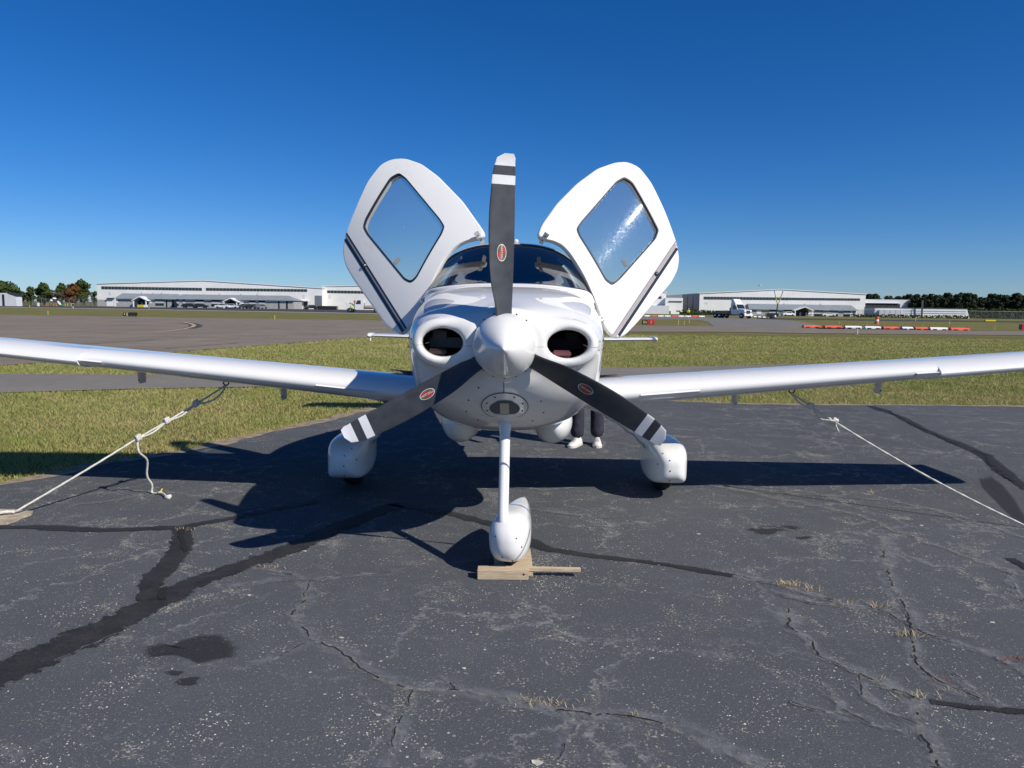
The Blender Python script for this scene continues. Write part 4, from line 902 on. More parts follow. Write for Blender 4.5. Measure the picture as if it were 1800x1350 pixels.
OUT_L = [(847, 403), (841, 394), (807, 346), (765, 303), (736, 282), (708, 274), (687, 277), (669, 287), (647, 317), (623, 367), (601, 413), (595, 438), (598, 460), (612, 485), (647, 534), (672, 570), (690, 582), (704, 585), (715, 573), (730, 549), (746, 520), (757, 501), (767, 478), (779, 455), (791, 438), (805, 425), (823, 416), (838, 413), (846, 410)]
WIN_L = [(700, 304), (712, 313), (770, 383), (778, 396), (774, 409), (732, 486), (722, 495), (710, 489), (646, 411), (639, 398), (643, 385), (686, 313)]
OUT_R = [(950, 408), (958, 388), (985, 350), (1020, 315), (1055, 290), (1085, 281), (1105, 281), (1125, 292), (1145, 320), (1170, 370), (1195, 425), (1202, 450), (1200, 470), (1190, 490), (1160, 525), (1130, 560), (1108, 583), (1095, 591), (1083, 590), (1073, 583), (1065, 573), (1059, 560), (1054, 544), (1041, 516), (1029, 489), (1017, 467), (1003, 443), (990, 427), (972, 417), (955, 414)]
WIN_R = [(1099, 311), (1112, 321), (1150, 390), (1158, 404), (1153, 418), (1090, 489), (1077, 499), (1065, 491), (1021, 413), (1017, 400), (1025, 388), (1085, 319)]
HY = 5.52
make_door(-1, OUT_L, WIN_L, (843, 408, HY), ((603, 414), (708, 582)), ((-0.022, 0.004, M_navy), (0.006, 0.010, M_silver), (0.013, 0.017, M_silver), (0.018, 0.032, M_navy)), 'open door with navy stripe on the left of the photo',
          [(B(836, 408, HY+0.01), B(850, 428, HY+0.12), 0.020)], (690, 452))
make_door(1, OUT_R, WIN_R, (953, 411, HY), ((1192, 432), (1088, 588)), ((-0.026, -0.002, M_navy), (0.0, 0.020, M_gold), (0.021, 0.032, M_silver)), 'open door with champagne stripe and sun glare on its window',
          [(B(962, 410, HY+0.01), B(950, 428, HY+0.12), 0.020), (B(1064, 556, HY-0.05), B(1044, 566, HY-0.1), 0.022)], (1106, 456))
mb = MB(); q = L(B(744, 530, 5.42)); mb.ellipsoid(q, (0.018, 0.05, 0.03), rot=Matrix.Rotation(R(-30), 3, 'Y')); mb.build('door_hinge_cover', M_white, plane, True)

# fasteners along the cowl joints and a seam up the chin
bmx = np.array([(v.co.x, v.co.y, v.co.z) for v in up_cowl.data.vertices])
def cowl_pt(x_sign, y, z):                              # skin point on the flank at given station and height
    x = 0.75
    for _ in range(90):
        d = float(cowl_field(np.array([x]), np.array([y]), np.array([z]))[0])
        if d < 0.0006: break
        x -= max(0.6*d, 0.0008)
    return Vector((x_sign*x, y, z))
scr = MB().ellipsoid((0, 0, 0), (0.0042, 0.0042, 0.0042), 8, 6).build('screw', M_screw, up_cowl)
def put_screw(p, par):
    o = scr.copy(); COL.objects.link(o); o.parent = par; o.location = p
first = True
for s in (-1, 1):
    for i in range(9):
        y = 0.22+0.085*i; p = cowl_pt(s, y, 1.312)
        if first: scr.location = p; first = False
        else: put_screw(p, up_cowl)
        put_screw(cowl_pt(s, y, 1.264), lo_cowl)
    for i in range(7): put_screw(cowl_pt(s, 0.965, 0.95+0.09*i), lo_cowl if 0.95+0.09*i < 1.28 else up_cowl)
mb = MB(); rows = []
for i in range(16):
    z = 1.10-0.085*i/15; rows.append([Vector((-0.0022-0.004, low_cowl_y(-0.004, z)-0.0008, z)), Vector((0.0022-0.004, low_cowl_y(-0.004, z)-0.0008, z))])
mb.grid(rows); mb.build('chin_seam', M_black, lo_cowl)
# ================================================================== THINGS ON THE RAMP
bpy.context.view_layer.update()
PM = Matrix.Translation((AX, AY, 0.008)) @ Matrix.Rotation(AYAW, 4, 'Z')
def sag_line(a, b_, sag, n=40):
    a, b_ = Vector(a), Vector(b_); return [a.lerp(b_, i/n)-Vector((0, 0, sag*4*(i/n)*(1-i/n))) for i in range(n+1)]
def knot(mb, c, d, r_):
    c = Vector(c); d = Vector(d).normalized(); a = d.orthogonal().normalized(); b_ = d.cross(a)
    for ph, sh in ((0, -0.5), (2.1, 0.5), (4.0, 0.0)):
        pts = [c+d*(sh*r_*1.6+0.5*r_*math.sin(t+ph))+(a*math.cos(t+ph)+b_*math.sin(t+ph))*r_*1.25 for t in [2*math.pi*k/20 for k in range(21)]]
        mb.tube(pts, r_*0.85, 8, strands=3, pitch=0.02)
RR = 0.0072
def near_on(a, b_, px):                                 # point of the line a-b that the photo shows at column px
    best = min((i/400 for i in range(401)), key=lambda t: abs((lambda d: 900+FPX*d.dot(rgt)/d.dot(fwd))((a.lerp(b_, t)-Vector((0, 0, CAMH))))-px)); return a.lerp(b_, best)
# left rope
tl = PM @ (TIE_L+Vector((0, 0, -0.064))); al = G(26, 900, 0.03)
rl = thing('tie_down_rope', 'white twisted rope with three knots and a dangling tail under the wing on the left', 'rope', (al.x, al.y, 0), 0, 'tie-down ropes')
k1, k2, k3 = (near_on(al, tl, p) for p in (243, 293, 345)); og = (al.x, al.y, 0)
mb = MB(); mb.tube(sag_line(al, k1, 0.006), RR, 12, strands=3); mb.tube(sag_line(k1, tl, 0.006), RR, 12, strands=3)
off = Vector((0.012, -0.02, -0.028)); lo2 = smooth_path([k1, k1.lerp(k2, 0.5)+off*0.8, k2+off*0.3, k2.lerp(k3, 0.5)+off*0.9, k3+off*0.4, k3.lerp(tl, 0.35)+off*1.4, k3.lerp(tl, 0.8)+off*1.3, tl], 8); mb.tube(lo2, RR, 12, strands=3)
mb.build('line', M_rope, rl, True, og)
for kk in (k1, k2, k3): mb = MB(); knot(mb, kk, tl-al, 0.0135); mb.build('knot', M_rope, rl, True, og)
g1 = G(268, 868); e1 = G(292, 876)
mb = MB(); mb.tube(smooth_path([k1, k1+Vector((0.004, -0.01, -0.10)), Vector((k1.x+0.02, (k1.y*0.6+g1.y*0.4), 0.30)), Vector((g1.x-0.01, (k1.y*0.25+g1.y*0.75), 0.14)), g1+Vector((0, 0, 0.05)), g1+Vector((-0.005, 0, 0.015)), g1+Vector((0.05, -0.02, 0.012)), e1+Vector((0, 0, 0.012))], 8), RR*1.05, 12, strands=3); mb.build('tail', M_rope, rl, True, og)
mb = MB(); mb.tube([g1+Vector((0.055, -0.02, 0.014)), g1+Vector((0.085, -0.022, 0.014))], 0.0135, 10); mb.tube([g1+Vector((0.07, -0.02, 0.02)), g1+Vector((0.085, -0.01, 0.045))], 0.005, 6); mb.build('tape', M_yell, rl, True, og)
mb = MB(); mb.tube([e1+Vector((-0.01, 0, 0.012)), e1+Vector((0.04, -0.01, 0.014))], [0.013, 0.02], 10, strands=5); mb.build('frayed_end', M_rope, rl, True, og)
mb = MB(); aa = al+Vector((-0.12, -0.06, -0.01)); mb.tube(smooth_path([al, al.lerp(aa, 0.5)+Vector((0, 0, 0.012)), aa], 6), RR*1.5, 12, strands=3, pitch=0.035); mb.build('splice', M_rope, rl, True, og)
# right rope
tr_ = PM @ (TIE_R+Vector((0, 0, -0.064))); ar = G(1815, 930, 0.0)
rr_ = thing('tie_down_rope', 'white twisted rope running from the wing on the right to the frame edge', 'rope', (ar.x, ar.y, 0), 0, 'tie-down ropes')
og = (ar.x, ar.y, 0); q1, q2 = near_on(tr_, ar, 1424), near_on(tr_, ar, 1467)
mb = MB(); mb.tube(sag_line(tr_, ar, 0.05, 80), RR, 12, strands=3)
off = Vector((-0.01, -0.02, -0.034)); mb.tube(smooth_path([tr_, tr_.lerp(q1, 0.3)+off*0.8, tr_.lerp(q1, 0.8)+off*0.9, q1+off*0.5, q1.lerp(q2, 0.5)+off*1.5+Vector((0, 0, -0.015)), q2+off*0.9, q2+Vector((0.005, -0.01, -0.05))], 8), RR, 12, strands=3)
mb.tube(smooth_path([q2+Vector((0, -0.02, -0.035)), q2+Vector((0.01, -0.02, -0.07)), q2+Vector((0.035, -0.02, -0.115))], 6), RR*0.8, 10, strands=3); mb.build('line', M_rope, rr_, True, og)
sg = Vector((0, 0, -0.02))
for kk, dz in ((q1, -0.015), (q2, -0.028)): mb = MB(); knot(mb, kk+Vector((0, 0, dz)), ar-tr_, 0.0135); mb.build('knot', M_rope, rr_, True, og)
# tie-down anchor
an = thing('anchor_slab', 'broken tan concrete anchor slab with steel ring at the left edge', 'concrete slab', (G(0, 905).x-0.1, G(0, 905).y, 0))
pts = [G(*p) for p in ((-60, 905), (-40, 893), (0, 898), (25, 898), (45, 901), (58, 901), (55, 906), (40, 911), (28, 917), (12, 922), (-20, 923), (-60, 918))]
mb = MB(); mb.prism([(p.x, p.y, -0.02) for p in pts], (0, 0, 0.034)); mb.build('slab', M_conc, an, origin=an.location)
c = al+Vector((-0.15, -0.07, -0.012)); mb = MB(); mb.tube([c+Vector((0.045*math.cos(t), 0.03*math.sin(t), 0.02+0.02*math.sin(t))) for t in [2*math.pi*k/20 for k in range(21)]], 0.007, 8); mb.build('ring', M_steel, an, True, an.location)

# timber under the nose wheel
def board(label, c, d, rz, bev=0.004):
    o = MB().box((0, 0, d[2]/2), d, bev=bev).build('timber_block', M_wood); o.location = c; o.rotation_euler = (0, 0, rz); return tag(o, label, 'timber')
b0 = G(884, 1010)
board('short weathered timber block lying in front of the nose wheel', (b0.x, G(883, 1020).y+0.035, 0), (0.285, 0.07, 0.058), R(0.5))
board('thin pale timber lath poking out to the right of the nose wheel', (0.19, 4.03, 0.0305), (0.42, 0.036, 0.018), R(-1), 0.002)
board('flat timber board pinned under the nose wheel', (0.02, 4.215, 0.0), (0.22, 0.40, 0.030), R(1))
mb = MB(); mb.tube([(0.115, -0.0362, 0.034), (0.115, -0.0345, 0.034)], 0.006, 10); kn = mb.build('knot_hole', M_crk, bpy.data.objects['timber_block'])

# ---- person behind the aircraft: only the legs show below the belly
M_pants = pmat('dark_navy_trousers', (0.022, 0.023, 0.038), 0.85, var=0.4, vscale=14, bump=1.0, bscale=15)
M_shirt = pmat('dark_sweatshirt', (0.03, 0.032, 0.04), 0.9, bump=0.3, bscale=30)
M_skin = pmat('skin', (0.45, 0.28, 0.20), 0.55)
M_hair = pmat('brown_hair', (0.04, 0.025, 0.015), 0.7)
M_shoe = pmat('white_canvas_shoe', (0.72, 0.68, 0.64), 0.7, bump=0.3, bscale=80)
M_sole = pmat('shoe_sole', (0.62, 0.58, 0.53), 0.6)
f1, f2 = G(1013, 786), G(1051, 785)
per = thing('person', 'person in dark trousers and white canvas shoes standing behind the wing, bent forward', 'person', ((f1.x+f2.x)/2, (f1.y+f2.y)/2+0.08, 0))
o0 = per.location
def skin_mesh(name, verts, edges, radii, mat, parent, sub=2):
    me = bpy.data.meshes.new(name); me.from_pydata([tuple(Vector(v)-o0) for v in verts], edges, []); o = bpy.data.objects.new(name, me); COL.objects.link(o); o.parent = parent
    sk = o.modifiers.new('skin', 'SKIN'); me.skin_vertices.new() if not me.skin_vertices else None
    for i, r_ in enumerate(radii):
        me.skin_vertices[0].data[i].radius = (r_, r_) if not isinstance(r_, tuple) else r_
    me.skin_vertices[0].data[0].use_root = True
    ss = o.modifiers.new('sub', 'SUBSURF'); ss.levels = sub; ss.render_levels = sub; sk.use_smooth_shade = True; me.materials.append(mat); return o
a1 = Vector((f1.x+0.015, f1.y+0.10, 0.095)); a2 = Vector((f2.x+0.0, f2.y+0.10, 0.095)); hip = (a1+a2)/2+Vector((-0.10, 0.10, 0.78))
sh_ = hip+Vector((-0.22, -0.34, 0.22)); hd = sh_+Vector((-0.04, -0.16, 0.06))
V = [hip, hip+Vector((-0.09, 0, -0.06)), a1+Vector((-0.01, 0.02, 0.40)), a1+Vector((0, 0.0, 0.0)), hip+Vector((0.09, 0, -0.06)), a2+Vector((0.0, 0.02, 0.40)), a2, hip.lerp(sh_, 0.5), sh_, sh_.lerp(hd, 0.45), hd, hd+Vector((-0.02, -0.07, 0.02)),
     sh_+Vector((-0.17, 0, 0)), sh_+Vector((-0.22, -0.06, -0.27)), sh_+Vector((-0.16, -0.22, -0.42)), sh_+Vector((0.17, 0, 0)), sh_+Vector((0.20, -0.06, -0.27)), sh_+Vector((0.10, -0.24, -0.40))]
E_ = [(0, 1), (1, 2), (2, 3), (0, 4), (4, 5), (5, 6), (0, 7), (7, 8), (8, 9), (9, 10), (10, 11), (8, 12), (12, 13), (13, 14), (8, 15), (15, 16), (16, 17)]
rad = [(0.15, 0.11), 0.095, 0.068, 0.048, 0.095, 0.068, 0.048, (0.15, 0.10), (0.15, 0.10), 0.055, 0.095, 0.085, 0.07, 0.048, 0.034, 0.07, 0.048, 0.034]
skin_mesh('body', V, E_, rad, M_skin, per)
V = [hip, hip+Vector((-0.09, 0, -0.06)), a1+Vector((-0.01, 0.02, 0.40)), a1+Vector((0.003, 0.005, 0.20)), a1+Vector((0, 0.0, -0.015)), hip+Vector((0.09, 0, -0.06)), a2+Vector((0.0, 0.02, 0.40)), a2+Vector((-0.003, 0.005, 0.20)), a2+Vector((0, 0, -0.015))]
skin_mesh('trousers', V, [(0, 1), (1, 2), (2, 3), (3, 4), (0, 5), (5, 6), (6, 7), (7, 8)], [(0.165, 0.125), 0.11, 0.088, 0.080, 0.082, 0.11, 0.088, 0.080, 0.082], M_pants, per)
V = [hip+Vector((0, 0, 0.03)), hip.lerp(sh_, 0.5), sh_, sh_+Vector((-0.17, 0, 0)), sh_+Vector((-0.22, -0.06, -0.27)), sh_+Vector((0.17, 0, 0)), sh_+Vector((0.20, -0.06, -0.27))]
skin_mesh('sweatshirt', V, [(0, 1), (1, 2), (2, 3), (3, 4), (2, 5), (5, 6)], [(0.165, 0.12), (0.168, 0.118), (0.165, 0.115), 0.085, 0.062, 0.085, 0.062], M_shirt, per)
mb = MB(); mb.ellipsoid(hd+Vector((0, 0.02, 0.035)), (0.10, 0.11, 0.09)); mb.build('hair', M_hair, per, True, o0)
for ft, an_, yaw in ((f1, a1, R(-28)), (f2, a2, R(-4))):
    def fp(x, y, z): c_, s_ = math.cos(yaw), math.sin(yaw); return Vector((an_.x+x*c_-y*s_*-1*-1, 0, 0))
    Rm = Matrix.Rotation(yaw, 3, 'Z'); rows = []
    for (yy, hw, h_) in ((0.085, 0.020, 0.06), (0.075, 0.034, 0.085), (0.03, 0.040, 0.10), (-0.04, 0.042, 0.095), (-0.10, 0.047, 0.066), (-0.15, 0.045, 0.050), (-0.182, 0.032, 0.040), (-0.195, 0.012, 0.028)):
        rows.append([Rm @ Vector((hw*math.copysign(abs(math.cos(t))**0.8, math.cos(t)), yy, 0.018+max(0, math.sin(t))*(h_-0.018)))+Vector((an_.x, an_.y, 0)) for t in [math.pi*k/12 for k in range(13)]])
    mb = MB(); mb.grid(rows); shoe = mb.build('shoe', M_shoe, per, True, o0)
    out = [(hw*1.06, yy) for yy, hw in ((0.09, 0.018), (0.075, 0.036), (0.03, 0.042), (-0.04, 0.044), (-0.10, 0.049), (-0.15, 0.047), (-0.185, 0.034), (-0.20, 0.012))]
    pl_ = [Rm @ Vector((x, y, 0.001))+Vector((an_.x, an_.y, 0)) for x, y in out]+[Rm @ Vector((-x, y, 0.001))+Vector((an_.x, an_.y, 0)) for x, y in out[::-1]]
    mb = MB(); mb.prism(pl_, (0, 0, 0.024)); mb.build('sole', M_sole, shoe, False, o0)
    mb = MB()
    for k in range(4):
        q = [Rm @ Vector((x, -0.055-0.022*k, 0.094-0.009*k-0.4*x*x/0.03))+Vector((an_.x, an_.y, 0)) for x in (-0.026, 0, 0.026)]; mb.tube(q, 0.004, 6)
    mb.build('laces', M_sole, shoe, True, o0)

# ---- weeds and loose bits on the ramp
def tuft(px, py, n, h, mat, label, seed, spread=0.05):
    rr2 = random.Random(seed); c = G(px, py); V = []; F = []
    for i in range(n):
        a = rr2.uniform(0, 6.28); x0 = rr2.gauss(0, spread); y0 = rr2.gauss(0, spread*0.35); hh = h*0.42*rr2.uniform(0.2, 1.1); le = h*rr2.uniform(0.15, 0.9); w2 = 0.0013
        b_ = Vector((x0, y0, 0)); t = Vector((x0+le*math.cos(a), y0+le*math.sin(a), hh)); m = b_.lerp(t, 0.55)+Vector((0, 0, hh*0.18)); sd2 = Vector((-math.sin(a), math.cos(a), 0))*w2
        k_ = len(V); V += [b_-sd2, b_+sd2, m-sd2*0.8, m+sd2*0.8, t]; F += [(k_, k_+1, k_+3, k_+2), (k_+2, k_+3, k_+4)]
    o = mesh_obj('weed_tuft', V, F, mat); o.location = c; return tag(o, label, 'weed', 'weeds in the ramp cracks')
STRAW = 'small dry straw tuft growing out of an asphalt crack'
tuft(1385, 1029, 90, 0.07, M_straw, 'largest dry straw tuft, in the crack right of the nose wheel', 1, 0.03); tuft(1415, 1038, 30, 0.07, M_straw, 'second straw tuft right beside the largest one', 2); tuft(1545, 1070, 28, 0.10, M_straw, 'thin upright straw tuft in the cracks right of the largest one', 3, 0.02)
tuft(965, 1240, 70, 0.035, M_straw, 'wide low straw patch in the crack at bottom centre', 4, 0.06); tuft(930, 1231, 40, 0.04, M_straw, 'straw patch just left of the widest one at bottom centre', 5, 0.04); tuft(1118, 1258, 14, 0.05, M_straw, 'small upright tuft right of the widest patch at bottom centre', 6, 0.015); tuft(470, 998, 40, 0.035, M_straw, 'low straw patch in the crack left of the nose wheel', 7, 0.04)
tuft(1600, 1120, 40, 0.08, M_straw, 'straw tuft in the right-hand upright crack', 8, 0.035); tuft(1490, 1062, 30, 0.04, M_straw, 'short straw patch between the two upright tufts at right', 9, 0.04); tuft(1555, 1196, 20, 0.05, M_straw, 'small straw tuft on the slanting crack at lower right', 10, 0.03); tuft(1610, 1228, 24, 0.06, M_straw, 'straw tuft where the cracks meet at lower right', 11, 0.03); tuft(1690, 1218, 30, 0.03, M_straw, 'flat straw patch nearest the tar strip at lower right', 12, 0.05)
tuft(322, 932, 40, 0.05, M_straw, 'straw patch on the bend of the left tar band', 13, 0.05); tuft(1535, 868, 8, 0.10, M_straw, 'lone straw stalk beyond the wing shadow at right', 14, 0.01)
tuft(1780, 1160, 60, 0.03, M_redleaf, 'rusty red weed flat on the asphalt near the right edge', 15, 0.04); tuft(1655, 1198, 30, 0.025, M_redleaf, 'small rusty red weed beside the cracks at lower right', 16, 0.04)
rng = np.random.default_rng(11); V = []; F = []
spots = [(1228, 937, 3), (1620, 922, 3), (1718, 903, 3), (1745, 1092, 3), (438, 1044, 3), (535, 967, 3), (945, 1338, 5), (714, 943, 2), (1595, 1166, 2), (665, 1254, 2.5), (600, 1119, 2.5), (815, 1172, 2)]
for (px, py, sz) in spots:
    c = G(px, py, 0.008); r_ = sz*0.0030; a0 = rng.random()*6; k_ = len(V); pts = [c+Vector((r_*(0.6+0.7*rng.random())*math.cos(a0+i*1.05)*1.5, r_*(0.6+0.7*rng.random())*math.sin(a0+i*1.05), 0)) for i in range(6)]
    V += [p+Vector((0, 0, -0.007)) for p in pts]+[p+Vector((0, 0, -0.004)) for p in pts]; F += [tuple(k_+6+i for i in range(6))]+[(k_+i, k_+(i+1) % 6, k_+6+(i+1) % 6, k_+6+i) for i in range(6)]
from mathutils import noise as mn
def grain(x, y, z, r_):
    k_ = len(V); a0 = rng.random()*6; st = 1+0.8*rng.random()
    V.extend([Vector((x+r_*math.cos(a0+i*2.1)*st, y+r_*math.sin(a0+i*2.1), z)) for i in range(3)]); V.append(Vector((x, y, z+r_*0.8))); F.extend([(k_, k_+1, k_+3), (k_+1, k_+2, k_+3), (k_+2, k_, k_+3)])
RX = rng.random(70000); RY = rng.random(70000); RT = rng.random(70000); GY = 1.9+6.5*RY**1.5; GX = (RX*2-1)*(0.74*GY+0.2); inside_r = inpoly(GX, GY, RAMP)
for x, y, t, okr in zip(GX, GY, RT, inside_r):            # loose grit, thick in drifts and worn patches
    if not okr: continue
    d = mn.fractal(Vector((x*2.7, y*2.7, 3.7)), 0.8, 2.1, 6)*0.8+mn.noise(Vector((x*0.5, y*0.5, 1.2)))*0.3+0.03*x-0.15
    if t > max(0.02, d*1.6): continue
    grain(x, y, 0.0, 0.0009+0.0030*rng.random()**2.5)
for _ in range(500): grain(0.12+rng.gamma(1.5, 0.09), 4.15+rng.normal()*0.13, 0.002, 0.001+0.0028*rng.random()**2)
print('grains', len(V)//4)
gr = mesh_obj('grit', V, F, M_flake); tag(gr, 'pale loose grit and chips scattered over the asphalt', 'grit', kind='stuff')
# ================================================================== BACKGROUND
def wallmat(name, col, ribs=3.0, var=0.05):
    k = NT(name); x = k.n('ShaderNodeTexWave', wave_type='BANDS', bands_direction='X', Scale=ribs); k.set(x.inputs['Vector'], k.co)
    d = k.noise(0.35, 5, 0.6); dr = k.noise(1.0, 4, 0.6, co=k.scale((2.0, 2.0, 0.15)))
    c = k.mix(k.mapr(d, 0.35, 0.7, 0, 1), col, tuple(q*(1-2*var) for q in col)); c = k.mix(k.mapr(dr, 0.5, 0.75, 0, 0.25), c, tuple(q*0.75 for q in col)); c = k.mix(k.mapr(x.outputs[0], 0.0, 0.25, 0.18, 0.0), c, tuple(q*0.6 for q in col))
    k.set(k.b.inputs['Base Color'], c); k.b.inputs['Roughness'].default_value = 0.6; return k.m
M_wall = wallmat('cream_metal_siding', (0.82, 0.805, 0.775)); M_wallg = wallmat('grey_metal_siding', (0.34, 0.36, 0.38)); M_wallb = wallmat('slate_metal_doors', (0.16, 0.19, 0.22), 1.2); M_wallw = wallmat('white_metal_siding', (0.66, 0.67, 0.68))
M_block = pmat('grey_block_wall', (0.36, 0.355, 0.345), 0.9, var=0.12, vscale=2); M_roof = pmat('pale_grey_roof', (0.26, 0.285, 0.295), 0.5, var=0.1, vscale=0.6); M_trim = pmat('white_trim', (0.78, 0.78, 0.78), 0.5)
M_win = pmat('dark_window_glass', (0.012, 0.028, 0.032), 0.08, spec=0.8); M_winl = pmat('blinds_behind_glass', (0.50, 0.52, 0.52), 0.3); M_wdk = pmat('dark_gap', (0.02, 0.022, 0.025), 0.7); M_mull = pmat('pale_mullion', (0.55, 0.55, 0.53), 0.5)
M_truckw = pmat('truck_white', (0.75, 0.75, 0.75), 0.35, coat=0.5); M_chrome = pmat('chrome', (0.6, 0.6, 0.62), 0.15, 1.0); M_red = pmat('barrier_orange', (0.70, 0.12, 0.06), 0.5, var=0.2, vscale=1.5); M_barw = pmat('barrier_white', (0.80, 0.79, 0.76), 0.5)
M_signr = pmat('sign_red', (0.55, 0.012, 0.03), 0.4); M_hiv = pmat('hi_vis_yellow', (0.62, 0.70, 0.05), 0.7); M_carw = pmat('car_white', (0.72, 0.72, 0.72), 0.3, coat=0.8); M_cark = pmat('car_black', (0.015, 0.016, 0.018), 0.3, coat=0.8); M_carg = pmat('car_grey', (0.18, 0.19, 0.2), 0.3, coat=0.8)
M_green = pmat('green_plastic', (0.03, 0.25, 0.09), 0.5); M_bark = pmat('bark', (0.06, 0.045, 0.032), 0.9); M_post = pmat('galvanised_post', (0.22, 0.23, 0.24), 0.5, 0.3); M_marker = pmat('yellow_marker', (0.62, 0.50, 0.12), 0.6)
M_tank = pmat('tan_tank', (0.42, 0.36, 0.31), 0.5); M_hedge = pmat('hedge_green', (0.03, 0.045, 0.018), 0.9)
def meshwire():
    k = NT('chain_link_mesh'); tr = k.n('ShaderNodeBsdfTransparent'); mx = k.n('ShaderNodeMixShader'); mx.inputs[0].default_value = 0.28
    k.b.inputs['Base Color'].default_value = (0.07, 0.08, 0.085, 1); k.t.links.new(tr.outputs[0], mx.inputs[1]); k.t.links.new(k.b.outputs[0], mx.inputs[2]); k.t.links.new(mx.outputs[0], k.out.inputs[0]); return k.m
M_mesh = meshwire()
def XZ(px, py, Y): p = B(px, py, Y); return p.x, p.z
def pbox(parent, name, mat, px0, py0, px1, py1, Y, depth, zmin=None):
    """box whose front face (at distance Y) shows in the photo between two corners"""
    x0, z1 = XZ(px0, py0, Y); x1, z0 = XZ(px1, py1, Y); z0 = zmin if zmin is not None else z0
    mb = MB(); mb.box(((x0+x1)/2, Y+depth/2, (z0+z1)/2), (x1-x0, depth, z1-z0)); return mb.build(name, mat, parent, origin=parent.location if parent else None)
def gable_hall(name, label, xl_, xr_, zl, zr, xp, zp, Y, depth, mat, roofm):
    t = thing(name, label, 'building', ((xl_+xr_)/2, Y, 0)); o = t.location
    mb = MB(); mb.prism([(xl_, Y, 0), (xr_, Y, 0), (xr_, Y, zr), (xp, Y, zp), (xl_, Y, zl)], (0, depth, 0)); mb.build('wall', mat, t, origin=o)
    mb = MB(); e = 0.25; sl_ = lambda a, b_: mb.add([(a[0], Y-e, a[1]+.02), (b_[0], Y-e, b_[1]+.02), (b_[0], Y+depth+e, b_[1]+.02), (a[0], Y+depth+e, a[1]+.02), (a[0], Y-e, a[1]+.22), (b_[0], Y-e, b_[1]+.22), (b_[0], Y+depth+e, b_[1]+.22), (a[0], Y+depth+e, a[1]+.22)], [(0, 3, 2, 1), (4, 5, 6, 7), (0, 1, 5, 4), (1, 2, 6, 5), (2, 3, 7, 6), (3, 0, 4, 7)])
    sl_((xl_-e, zl-0.02), (xp, zp)); sl_((xp, zp), (xr_+e, zr-0.02)); mb.build('roof', roofm, t, origin=o)
    return t
def window_row(t, px0, px1, py0a, py1a, py0b, py1b, Y, n, lightprob=0.06, seed=0):
    """row of separate panes with pale mullions, from (px0, py0a..py1a) to (px1, py0b..py1b)"""
    rr2 = random.Random(seed); o = t.location; proto = {}
    for i in range(n):
        f = (i+0.5)/n; px = px0+(px1-px0)*f; x, z1 = XZ(px, py0a+(py0b-py0a)*f, Y); _, z0 = XZ(px, py1a+(py1b-py1a)*f, Y); w_ = (XZ(px1, py0b, Y)[0]-XZ(px0, py0a, Y)[0])/n; h_ = z1-z0; key = rr2.random() < lightprob
        if key not in proto:
            mb = MB(); mb.box((0, 0, 0), (w_*0.90, 0.06, h_)); ob = mb.build('window', M_winl if key else M_win, t); proto[key] = ob
        else: ob = proto[key].copy(); COL.objects.link(ob); ob.parent = t
        ob.location = (x-o.x, -0.03, (z0+z1)/2-o.z)
    x0, z1 = XZ(px0, py0a, Y); x1, z1b = XZ(px1, py0b, Y); _, z0 = XZ(px0, py1a, Y); _, z0b = XZ(px1, py1b, Y)
    mb = MB(); mb.prism([(x0-0.1, Y-0.01, z0-0.12), (x1+0.1, Y-0.01, z0b-0.12), (x1+0.1, Y-0.01, z1b+0.12), (x0-0.1, Y-0.01, z1+0.12)], (0, 0.008, 0)); mb.build('window_frame', M_mull, t, origin=o)
YH = 254.0
# --- hangars
x0, z0 = XZ(170, 499, YH); x1, z1 = XZ(566, 507, YH); xp, zp = XZ(357, 493.5, YH)
h1 = gable_hall('hangar', 'wide cream metal hangar with a long window strip on the left', x0, x1, z0, z1, xp, zp, YH, 60, M_wall, M_trim)
window_row(h1, 178, 355, 503.4, 508.2, 506.4, 510.8, YH, 30, 0.0, 1); window_row(h1, 362, 540, 506.2, 510.8, 509.0, 512.4, YH, 30, 0.0, 2)
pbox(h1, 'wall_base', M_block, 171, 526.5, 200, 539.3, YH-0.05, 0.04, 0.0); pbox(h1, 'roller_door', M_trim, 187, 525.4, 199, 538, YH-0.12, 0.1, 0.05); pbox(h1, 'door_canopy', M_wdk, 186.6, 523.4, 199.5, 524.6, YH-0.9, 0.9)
pbox(h1, 'wall_vent', M_wallw, 191.5, 512.6, 195.5, 518.2, YH-0.06, 0.05); pbox(h1, 'wall_vent', M_wallw, 532, 518.2, 536, 524.5, YH-0.06, 0.05); pbox(h1, 'tall_door', M_wallb, 553.4, 519.5, 566, 544, YH-0.1, 0.09, 0.02)
pbox(h1, 'side_door', M_wdk, 534, 531, 541, 542, YH-0.14, 0.1, 0.02); pbox(h1, 'door_canopy', M_trim, 527.5, 528, 541, 529.4, YH-1.2, 1.2)
x0, z0 = XZ(567, 503.5, YH+4); x1, z1 = XZ(1171, 514, YH+4); xp, zp = XZ(870, 499, YH+4)
h2 = gable_hall('hangar', 'cream metal hangar half hidden behind the open doors', x0, x1, z0, z1, xp, zp, YH+4, 60, M_wall, M_trim)
window_row(h2, 575, 740, 510.6, 515.0, 513.2, 517.4, YH+4, 28, 0.0, 3); window_row(h2, 1040, 1163, 519.4, 523.6, 521.0, 525.2, YH+4, 20, 0.0, 4)
pbox(h2, 'wall_vent', M_wallw, 577.5, 518, 582.5, 524, YH+3.94, 0.05)
lk = thing('link_building', 'low pale lean-to between the middle hangars', 'building', (XZ(1150, 550, YH)[0], YH-2, 0)); pbox(lk, 'wall', M_wallw, 1120, 536.5, 1176, 554, YH-2, 6, 0)
